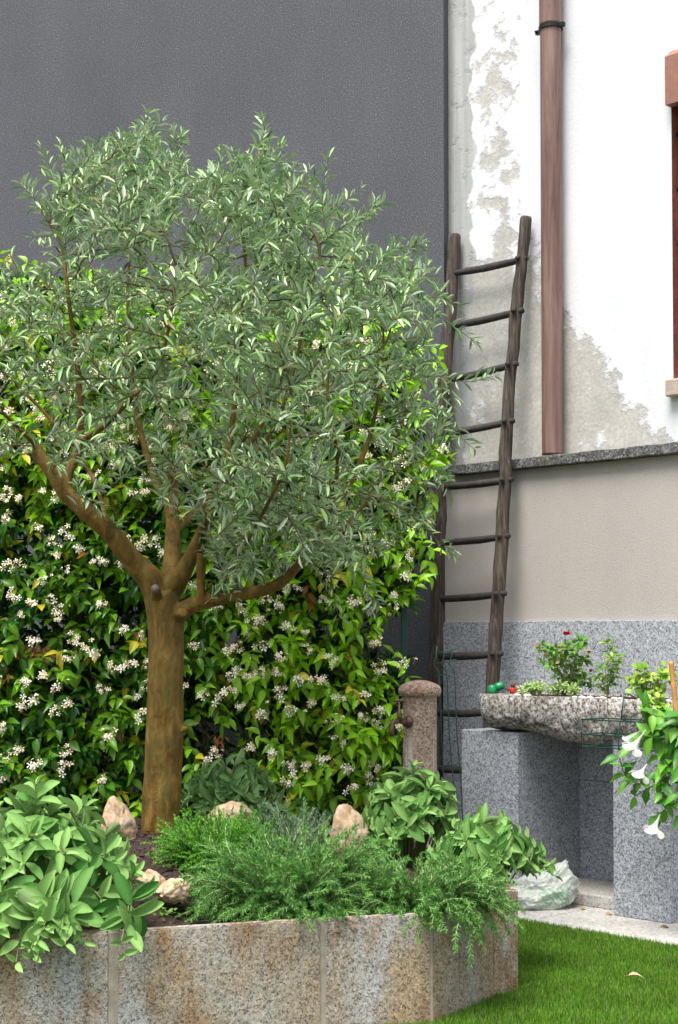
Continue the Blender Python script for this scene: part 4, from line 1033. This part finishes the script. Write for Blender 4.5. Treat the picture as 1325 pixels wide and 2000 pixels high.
# ------------------------------------------------------------------ rosemary and thyme
def sprigs(name, label, cat, cx, cy, rx, ry, hgt, n_, nl, nwid, step, col0, col1, stemcol, trail=0.0, zmin=.02, curl=.02, part='needles', stemr=.0016, front=False, elr=(.25, 1.45)):
    z0 = soil_h(cx, cy) - .01; o = thing(name, label, cat, (cx, cy, z0)); bm = bmesh.new()
    P_, D_, U_, Ls, Ws, Cs = [], [], [], [], [], []
    for k in range(n_):
        a = random.uniform(0, 2 * math.pi); 
        if front and random.random() < .45: a = random.uniform(math.pi * 1.05, math.pi * 1.95)
        rs_ = random.random() ** .6 * .5; p = Vector((math.cos(a) * rx * rs_, math.sin(a) * ry * rs_, hgt * random.uniform(.05, .45) * (1 - rs_)))
        el = random.uniform(*elr); d_ = Vector((math.cos(a) * math.cos(el), math.sin(a) * math.cos(el), math.sin(el))); ln = random.uniform(.5, 1.05) * (rx + hgt) * .62
        ns = max(4, int(ln / step)); pts = [p]; cvar = random.random(); bend = random.uniform(.4, 1.5) * curl + trail * random.uniform(0, 1)
        for i in range(ns):
            d_ = (d_ + Vector((random.gauss(0, .075), random.gauss(0, .075), -bend + random.gauss(0, .03)))).normalized(); q = p + d_ * step; wx, wy = cx + q.x, cy + q.y
            ins = inside(wx, wy)
            floor = soil_h(wx, wy) + zmin - z0 if ins else (-1)
            near_rim = not inside(wx, wy - .045) or not inside(wx + .04, wy)
            if near_rim and ins: floor = RIM + .012 - z0
            if q.z < floor: q.z = floor; d_.z = max(d_.z, 0)
            if not ins and q.z + z0 < RIM + .01 and inside(wx, wy + .02): q.y -= .006; d_.y = min(d_.y, -.05)
            p = q; pts.append(p)
            if q.z + z0 < .05: break
            if i < 2: continue
            dd_ = d_.normalized(); o_ = dd_.orthogonal().normalized(); b_ = dd_.cross(o_)
            for j in range(5 if i < ns - 4 else 6):
                aa = random.uniform(0, 6.283); sd_ = o_ * math.cos(aa) + b_ * math.sin(aa); P_.append(tuple(p + dd_ * random.uniform(-step / 2, step / 2))); v_ = sd_ * random.uniform(.7, 1.0) + dd_ * random.uniform(.5, 1.0) + Vector((0, 0, .15))
                D_.append(tuple(v_)); U_.append((random.gauss(0, .4), random.gauss(-.3, .4), 1)); Ls.append(nl * random.uniform(.7, 1.2) * (1 if i < ns - 3 else .7)); Ws.append(nwid * random.uniform(.8, 1.2))
                m_ = min(1, max(0, .6 * cvar + random.gauss(.2, .22))); Cs.append(tuple(p0 * (1 - m_) + p1 * m_ for p0, p1 in zip(col0, col1)))
        tube(bm, pts, [stemr * (1.4 - .9 * i / len(pts)) for i in range(len(pts))], 4, False)
    build('stems', bm, stemcol, o, True)
    me = mesh_from([scatter_arrays(TM['needle'], np.array(P_), np.array(D_), np.array(U_), np.array(Ls), np.array(Ws), np.array(Cs))], part)
    link(part, me, ROSM, o, False); print(name, len(P_)); return o
RSTEM = simple('rosemary_stem', (.40, .46, .20), .7, 0, .2, 20)
RC0, RC1 = (.03, .15, .015), (.15, .38, .06)
sprigs('rosemary_bush', 'sprawling rosemary with arching stems in the middle of the planter', 'rosemary', -.16, 5.10, .35, .35, .13, 460, .019, .0027, .007, RC0, RC1, RSTEM, .02, front=True, elr=(.15, 1.3), stemr=.0017)
sprigs('rosemary_bush', 'trailing rosemary hanging over the front rim of the planter', 'rosemary', .27, 5.07, .27, .27, .17, 330, .018, .0027, .007, RC0, RC1, RSTEM, .06, front=True, elr=(.2, 1.3), stemr=.0016)
sprigs('thyme_bush', 'fine-leaved bright green cushion plant beside the olive trunk', 'herb', -.44, 5.46, .21, .19, .105, 520, .011, .0028, .006, (.05, .22, .012), (.19, .50, .03), STEM, .0, part='leaves', stemr=.0009)
sprigs('rosemary_bush', 'young silvery rosemary standing upright behind the cushion plant', 'rosemary', -.17, 5.55, .13, .12, .20, 60, .021, .003, .008, (.07, .15, .06), (.22, .34, .2), RSTEM, .0)

# ------------------------------------------------------------------ rocks
def rock(label, px, py, Y, sx, sy, sz, seed, rz=0, lean=0, mat=None, holes=.25):
    p_ = at(px, py, Y); bm = bmesh.new(); bmesh.ops.create_icosphere(bm, subdivisions=5, radius=1)
    sd_ = Vector((seed * 3.7, seed * 1.3, 0))
    for v_ in bm.verts:
        q = v_.co.copy(); n1 = mnoise.fractal(q * 1.0 + sd_, 1, 2, 3); n2 = mnoise.ridged_multi_fractal(q * 1.6 + sd_, 1, 2, 3, 1, 2); f_ = 1 + .24 * n1 - .7 * holes * max(0, n2 - 1.2)
        q = q * f_; q.x *= 1 - .3 * q.z; q.x += lean * q.z; v_.co = Vector((q.x * sx, q.y * sy, q.z * sz))
    o = build('limestone_rock', bm, mat or ROCK, None, True); o.location = (p_.x, p_.y, p_.z); o.rotation_euler = (0, 0, rz); return tag(o, label, 'rock', 'pale limestone rocks in the planter')
rock('tall pale pitted rock leaning left of the olive trunk', 232, 1605, 5.85, .065, .06, .09, 1, .3, -.25)
rock('domed flat-topped rock behind the cushion plant', 452, 1590, 5.95, .088, .07, .05, 2, 0, 0)
rock('pillar-like cream rock under the domed rock', 437, 1612, 5.85, .028, .03, .06, 12, 0, 0)
rock('pointed tan rock standing between rosemary and sage', 682, 1630, 5.72, .075, .06, .115, 3, .2, -.15)
rock('pinkish hollowed rock beside the pointed tan rock', 738, 1612, 5.78, .06, .045, .045, 4, .5, .3, None, .5)
rock('small brown rock at the front edge between sage and rosemary', 340, 1738, 4.95, .055, .05, .04, 5, .4, .1, None, .4)
rock('half-hidden tan rock deep in the large sage bush', 296, 1722, 5.0, .045, .04, .04, 6, 0, 0, None, .3)
rock('small reddish rock behind the large sage bush', 158, 1592, 5.9, .03, .03, .03, 7)
rock('low flat rock beside the foot of the olive trunk', 385, 1645, 5.7, .03, .04, .02, 8)

# small weeds on the soil
L = Leaves(); c_ = at(325, 1775, 4.8)
for k in range(34):
    x, y = c_.x + random.gauss(0, .012), c_.y + random.gauss(0, .014); a = random.uniform(0, 6.28); L.add('round', (x, y, .33 + random.uniform(0, .03)), (math.cos(a), math.sin(a), .6), (0, 0, 1), random.uniform(.012, .022), .011, (.16, .30, .06))
tag(link('small_weed', L.mesh('small_weed'), GENL), 'small pale green weed seedlings at the front rim of the planter', 'weed')

# ------------------------------------------------------------------ things in the trough
def TRW(px, py, y0): return MW @ loc_plane(px, py, y0)
def leafy(name, label, cat, base_p, spots, part_col, lsize, n_, key='round', wid=.8, spread=.025, stem=STEM, mat=None, group=None):
    "spots: [(world point, radius)], stems run from the base to each leaf tuft"
    o = thing(name, label, cat, base_p, 0, group); Mi = inv(o); L = Leaves(); bm = bmesh.new()
    for (p_, r_) in spots:
        q = Mi @ p_; st = Vector((random.gauss(0, .006), random.gauss(0, .006), 0)); mid = st.lerp(q, .5) + Vector((random.gauss(0, .01), random.gauss(0, .01), .01)); tube(bm, interp([st, mid, q], 4), [.0022 - .0013 * i / 9 for i in range(9)], 5, False)
        for k in range(n_):
            d_ = Vector((random.gauss(0, 1), random.gauss(0, 1), random.gauss(.2, .7))).normalized(); pp_ = q + d_ * r_ * random.uniform(.1, 1); c_ = random.choice(part_col); cv = random.uniform(.75, 1.25); Ln = lsize * random.uniform(.7, 1.25)
            L.add(key, pp_, d_ + Vector((0, 0, -.1)), Vector((random.gauss(0, .4), -.5, 1)), Ln, Ln * wid, tuple(v * cv for v in c_))
    build('stems', bm, stem, o, True); link('leaves', L.mesh('leaves'), mat or GENL, o); return o, Mi
yr = -.28
rb = TRW(1112, 1354, yr)
sp_ = [(TRW(x, y, yr + random.uniform(-.06, .06)), .024) for x, y in ((1107, 1264), (1085, 1268), (1072, 1272), (1068, 1290), (1090, 1283), (1110, 1275), (1128, 1270), (1140, 1290), (1120, 1298), (1100, 1305), (1092, 1322), (1110, 1328), (1130, 1315), (1100, 1340), (1125, 1338), (1142, 1330), (1060, 1262), (1135, 1255), (1080, 1300), (1118, 1262), (1100, 1290), (1128, 1285))]
rose, Mi = leafy('rose_bush', 'small rose bush with one red bloom growing in the stone trough', 'rose', rb, sp_, [(.06, .22, .015), (.11, .3, .03), (.2, .38, .04), (.09, .26, .02), (.14, .34, .03), (.24, .22, .06)], .026, 26, 'round', .62)
FL = Leaves(); q = Mi @ TRW(1107, 1238, yr - .05)
tube_ = None
for j in range(22):
    a = j * 2.4; el = .3 + j * .05; FL.add('round', q + Vector((math.cos(a) * .004, math.sin(a) * .004, -.006)), (math.cos(a) * math.cos(el), math.sin(a) * math.cos(el), math.sin(el)), (-math.cos(a), -math.sin(a), 1), .02, .02, (.55 * random.uniform(.7, 1.2), .012, .02))
link('bloom', FL.mesh('bloom'), PETAL, rose)
FL = Leaves()
for x, y in ((1151, 1276), (1154, 1312), (1148, 1284)):
    q = Mi @ TRW(x, y, yr)
    for j in range(6): FL.add('round', q, (random.gauss(0, .5), random.gauss(0, .5), 1), (0, -1, .4), .014, .01, (.32, .05, .04))
link('buds', FL.mesh('buds'), PETAL, rose)
sp_ = [(TRW(x, y, yr + random.uniform(-.05, .05)), .022) for x, y in ((1190, 1275), (1198, 1290), (1206, 1300), (1190, 1305), (1200, 1318), (1185, 1325), (1175, 1300), (1165, 1320), (1160, 1340), (1196, 1335), (1178, 1342), (1210, 1285), (1187, 1258))]
leafy('trough_shrub', 'small twiggy green shrub right of the rose in the trough', 'shrub', TRW(1185, 1356, yr), sp_, [(.08, .24, .02), (.16, .34, .03), (.3, .42, .06)], .022, 20, 'round', .6)
for lab, px_ in (('pale green succulent mat at the left end of the trough planting', (1020, 1060)), ('pale green succulent mat below the rose bush', (1070, 1130))):
    sp_ = [(TRW(random.uniform(*px_), random.uniform(1338, 1352), yr + random.uniform(-.1, .05)), .018) for k in range(20)]
    leafy('succulent', lab, 'succulent', TRW(sum(px_) / 2, 1356, yr), sp_, [(.4, .55, .2), (.5, .6, .26), (.26, .44, .12)], .019, 22, 'round', .45, group='succulents in the trough')
sp_ = [(TRW(x, y, yr + random.uniform(-.05, .05)), .026) for x, y in ((1245, 1330), (1258, 1322), (1275, 1325), (1290, 1320), (1300, 1312), (1268, 1340), (1285, 1338), (1262, 1352), (1278, 1355), (1240, 1340), (1300, 1335), (1255, 1310))]
sp_ += [(TRW(x, y, -.57), .016) for x, y in ((1287, 1366), (1289, 1376), (1291, 1386), (1265, 1372))]
leafy('geranium_plant', 'yellow-green lobed-leaf plant trailing over the trough beside the bamboo cane', 'plant', TRW(1280, 1358, yr), sp_, [(.28, .48, .05), (.42, .58, .1), (.18, .38, .04)], .03, 14, 'round', .95)
# pebbles
for i, (x, y) in enumerate(((1123, 1360), (1137, 1358), (1152, 1360), (1167, 1358), (1177, 1357), (1200, 1359), (1212, 1360), (1250, 1359), (1010, 1350), (1030, 1358), (1305, 1357), (1318, 1359))):
    bm = bmesh.new(); bmesh.ops.create_icosphere(bm, subdivisions=3, radius=1)
    r_ = random.uniform(.009, .017)
    for v_ in bm.verts: v_.co = Vector((v_.co.x * r_ * 1.3, v_.co.y * r_, v_.co.z * r_ * .6)) * (1 + .25 * mnoise.noise(v_.co * 1.5 + Vector((i, 0, 0))))
    o = build('white_pebble', bm, PEBB, None, True); p_ = TRW(x, y, -.45); o.location = (p_.x, p_.y, TT - .004)
    tag(o, 'white pebble lying among the plants on the soil of the stone trough', 'pebble', 'white pebbles on the trough soil')
# green plastic tap connector and the little red ornament
g0 = TRW(962, 1356, -.47); gc = thing('hose_connector', 'green plastic hose cap standing on the left end of the trough', 'hose connector', (g0.x, g0.y, TT + .003))
bm = bmesh.new(); lathe(bm, [(.021, 0), (.023, .006), (.022, .03), (.016, .036), (.010, .040)], None, 20); build('cup', bm, GPLAST, gc, True)
bm = bmesh.new(); lathe(bm, [(.012, -.004), (.019, 0), (.0205, .01), (.0205, .026), (.017, .034), (.008, .036)], Matrix.Translation((.018, -.002, .028)) @ Matrix.Rotation(R(75), 4, 'Y'), 20); build('round_head', bm, GPLAST, gc, True)
g0 = TRW(1002, 1356, -.45); ro = thing('garden_ornament', 'tiny red ornament with a dark top beside the green hose cap', 'ornament', (g0.x, g0.y, TT + .003))
bm = bmesh.new(); lathe(bm, [(.013, 0), (.015, .012), (.010, .026), (.008, .030)], None, 14); build('body', bm, REDP, ro, True)
bm = bmesh.new(); lathe(bm, [(.007, .029), (.011, .036), (.010, .044), (.003, .049)], None, 14); build('head', bm, simple('dark_red_clay', (.12, .02, .015), .7), ro, True)
bm = bmesh.new(); tube(bm, [(-.022, 0, .016), (-.01, 0, .022), (.01, 0, .022), (.022, 0, .018)], [.003, .005, .005, .003], 8); build('arms', bm, REDP, ro, True)

# ------------------------------------------------------------------ wire basket, pot, cane, white-flowered climber
BY = -.72
bk = wallthing('wire_basket', 'green wire flower basket hanging in front of the stone trough', 'basket'); bm = bmesh.new()
def BP(px, py, dy=0): return loc_plane(px, py, BY + dy)
b0, b1, b2 = BP(1136, 1405), BP(1136, 1434), BP(1136, 1458); xr = b0.x + .95
for z in (b0.z, b1.z, b2.z):
    tube(bm, [(b0.x, BY, z), (xr, BY, z)], .0028, 6); tube(bm, [(b0.x, BY + .15, z), (xr, BY + .15, z)], .0028, 6); tube(bm, [(b0.x, BY, z), (b0.x, BY + .15, z)], .0028, 6); tube(bm, [(xr, BY, z), (xr, BY + .15, z)], .0028, 6)
k = 0; x = b0.x
while x <= xr + .001:
    tube(bm, [(x, BY, b0.z + .002), (x, BY - .002, b2.z - .003), (x, BY + .15, b2.z - .003), (x, BY + .15, b0.z)], .0024, 6); x += .19
for x in (b0.x + .1, xr - .15): tube(bm, [(x, BY + .15, b0.z), (x, BY + .17, TT + .02), (x, BY + .2, TT + .024), (x, BY + .26, TT + .005)], .003, 6)
build('basket_wires', bm, GWIRE, bk, True)
pc_ = Vector((b0.x + .68, BY + .075, b2.z + .003)); pw = MW @ pc_
po = thing('flower_pot', 'terracotta pot standing in the green wire basket', 'pot', pw)
bm = bmesh.new(); lathe(bm, [(.045, 0), (.063, .10), (.070, .101), (.070, .125), (.060, .126), (.057, .108), (.01, .106)], None, 24); build('pot_body', bm, POT, po, True)
cn = thing('bamboo_cane', 'golden bamboo cane standing behind the white flowers', 'cane', pw + Vector((0, 0, .1)))
bm = bmesh.new(); Mi = inv(cn); top_ = Mi @ (MW @ loc_plane(1311, 1292, BY + .08)); bot_ = Mi @ (MW @ loc_plane(1324, 1420, BY + .08)); dd_ = (bot_ - top_).normalized()
low = top_ + dd_ * ((top_.z + 0.0) / -dd_.z); P = [top_.lerp(low, i / 24) for i in range(25)]; rr_ = [.0105 * (1.18 if i % 8 == 1 else 1) for i in range(25)]
tube(bm, P, rr_, 12); build('cane_rod', bm, CANE, cn, True)
# dipladenia
dpz = thing('trumpet_climber', 'climbing plant with white trumpet flowers hanging from the wire basket', 'flowering plant', pw + Vector((0, 0, .11))); Mi = inv(dpz)
L = Leaves(); bm = bmesh.new()
def DP(x, y, dy=0): return Mi @ (MW @ loc_plane(x, y, BY - .05 + dy))
vines = [[(1345, 1395), (1300, 1400), (1270, 1395), (1262, 1375)], [(1345, 1400), (1300, 1430), (1270, 1440), (1240, 1445)], [(1340, 1410), (1320, 1470), (1290, 1500), (1260, 1530), (1225, 1520), (1210, 1480)],
         [(1345, 1410), (1335, 1500), (1325, 1560), (1300, 1580), (1290, 1600)], [(1350, 1410), (1330, 1440), (1305, 1450), (1290, 1480)], [(1345, 1420), (1310, 1480), (1290, 1540), (1310, 1570)], [(1350, 1420), (1345, 1540), (1330, 1600)], [(1345, 1400), (1320, 1420), (1285, 1415), (1275, 1440)], [(1350, 1430), (1330, 1500), (1300, 1520), (1240, 1555)]]
for vi, pts in enumerate(vines):
    P = interp([Vector((0, 0, 0))] + [DP(a, b, random.uniform(-.05, .05)) for a, b in pts], 5); tube(bm, P, .0022, 5, False)
    for i in range(6, len(P), 2):
        t_ = (P[i] - P[i - 1]).normalized(); o_ = t_.orthogonal().normalized(); b_ = t_.cross(o_); a = random.uniform(0, 3.1)
        for s_ in (0, math.pi):
            sd_ = o_ * math.cos(a + s_) + b_ * math.sin(a + s_); Ln = random.uniform(.055, .095)
            aa = random.random(); c_ = tuple(u * (1 - aa) + v * aa for u, v in zip((.03, .18, .015), (.18, .45, .04)))
            L.add(random.choice(('jas0', 'jas1')), P[i], sd_ * 1 + t_ * .5 + Vector((0, 0, -.15)), Vector((random.gauss(0, .3), -.6, .8)), Ln, Ln * .5, c_)
build('stems', bm, simple('brown_vine', (.13, .07, .04), .6), dpz, True); link('leaves', L.mesh('leaves'), GENL, dpz)
def trumpet(px, py, tx, ty, s=1.0):
    "throat at (tx,ty), mouth centre at (px,py)"
    A, B = DP(tx, ty, -.05), DP(px, py, -.07); ax = (B - A); Ln = ax.length; ax.normalize(); q = ax.to_track_quat('Z', 'Y').to_matrix().to_4x4(); bm = bmesh.new(); rings = []; NS_ = 40
    prof = [(.002, 0), (.003, .3), (.006, .5), (.011, .72), (.020, .86), (.026, .93)]
    for r_, z_ in prof:
        ring = []
        for k in range(NS_):
            a = 2 * math.pi * k / NS_; lob = 1 + (.20 * (abs(math.cos(2.5 * a)) ** .6 - .6)) * max(0, (r_ - .012) / .034)
            ring.append(bm.verts.new(Vector((r_ * s * lob * math.cos(a), r_ * s * lob * math.sin(a), z_ * Ln - .010 * max(0, (r_ - .02) / .016) * (1 - lob)))))
        rings.append(ring)
    for i in range(len(rings) - 1):
        for k in range(NS_): bm.faces.new((rings[i][k], rings[i][(k + 1) % NS_], rings[i + 1][(k + 1) % NS_], rings[i + 1][k]))
    for j in range(5):
        V_, F_ = TM['petalw']; a = j * 2 * math.pi / 5 + .4; rad_ = Vector((math.cos(a), math.sin(a), 0)); tan_ = Vector((-math.sin(a), math.cos(a), .25)); yd = (rad_ + Vector((0, 0, .45))).normalized(); zd = tan_.cross(yd)
        vs_ = [bm.verts.new(rad_ * .017 * s + Vector((0, 0, Ln * .88)) + tan_ * (v_[0] * .046 * s) + yd * (v_[1] * .036 * s) + zd * (v_[2] * .036 * s)) for v_ in V_]
        for f_ in F_: bm.faces.new([vs_[i_] for i_ in f_])
    bm.transform(Matrix.Translation(A) @ q); return build('flower', bm, WFLOW, dpz, True)
m, t, p, o = M_('white_trumpet'); p.inputs['Base Color'].default_value = (.84, .83, .80, 1); p.inputs['Roughness'].default_value = .6
tr = N(t, 'ShaderNodeBsdfTranslucent'); tr.inputs[0].default_value = (.9, .88, .84, 1); ms = N(t, 'ShaderNodeMixShader'); ms.inputs[0].default_value = .35
t.links.new(p.outputs[0], ms.inputs[1]); t.links.new(tr.outputs[0], ms.inputs[2]); t.links.new(ms.outputs[0], o.inputs[0]); WFLOW = m
trumpet(1236, 1462, 1262, 1425, 1.0); trumpet(1250, 1514, 1264, 1492, 1.0); trumpet(1276, 1622, 1290, 1590, 1.05); trumpet(1223, 1446, 1250, 1428, .5)
bm = bmesh.new(); tube(bm, [DP(1262, 1594), DP(1275, 1592), DP(1283, 1590)], [.001, .006, .002], 8); build('bud', bm, WFLOW, dpz, True)

# ------------------------------------------------------------------ plastic bag
bp = at_z(1062, 1772, 0); bp.z = 0
bm = bmesh.new(); bmesh.ops.create_icosphere(bm, subdivisions=6, radius=1); pr = []
for v_ in bm.verts:
    q = v_.co.copy(); r1 = mnoise.ridged_multi_fractal(q * 1.2 + Vector((4, 2, 1)), 1, 2.2, 5, 1, 2); r2 = mnoise.fractal(q * 5.1, 1, 2, 3); f_ = 1 + .22 * (r1 - 1) + .05 * r2
    q = q * f_; z_ = q.z; q.x *= .15 * (1 - .2 * z_); q.y *= .09 * (1 - .3 * z_); q.z = max(0, .078 + z_ * .088 * (1 + .55 * max(0, v_.co.x) * max(0, z_)) ); q.x += .03 * z_; q.z *= 1 + .35 * max(0, v_.co.x - .1)
    v_.co = q
bmesh.ops.recalc_face_normals(bm, faces=bm.faces)
for v_ in bm.verts: pr.append(1.0 if (v_.co.y < -.02 and .015 < v_.co.z < .10 and -.03 < v_.co.x < .10) else 0.0)
o = build('plastic_bag', bm, BAG, None, True); a = o.data.attributes.new('print', 'FLOAT', 'POINT'); a.data.foreach_set('value', pr); o.location = bp; o.rotation_euler = (0, 0, .1)
tag(o, 'crumpled white plastic bag with green print lying on the paving', 'bag')

# fallen leaves
def fallen(label, px, py, z, s, c_, grp=None):
    L = Leaves(); a = random.uniform(-.5, .5); L.add('jas1', (0, 0, 0), (math.cos(a), math.sin(a), .1), (.2, -.3, 1), s, s * .35, c_); L.add('needle', (0, 0, 0), (-math.cos(a), -math.sin(a), .05), (0, 0, 1), s * .3, .002, c_)
    o = link('fallen_leaf', L.mesh('fallen_leaf'), leafmat('fallen', .7, .1)); p_ = at_z(px, py, z); o.location = p_; tag(o, label, 'leaf', grp)
fallen('pale curled leaf lying on the green lawn', 1228, 1905, .035, .06, (.5, .38, .22))
for x, y, lab in ((1130, 1776, 'brown dry leaf on the paving beside the white bag'), (1182, 1786, 'dark dry leaf at the foot of the right granite pillar'), (1290, 1810, 'yellow leaf on the paving in front of the right granite pillar'), (1155, 1768, 'dry leaf at the edge of the low stone step')):
    fallen(lab, x, y, .004, .045, random.choice([(.22, .12, .05), (.4, .3, .08)]))
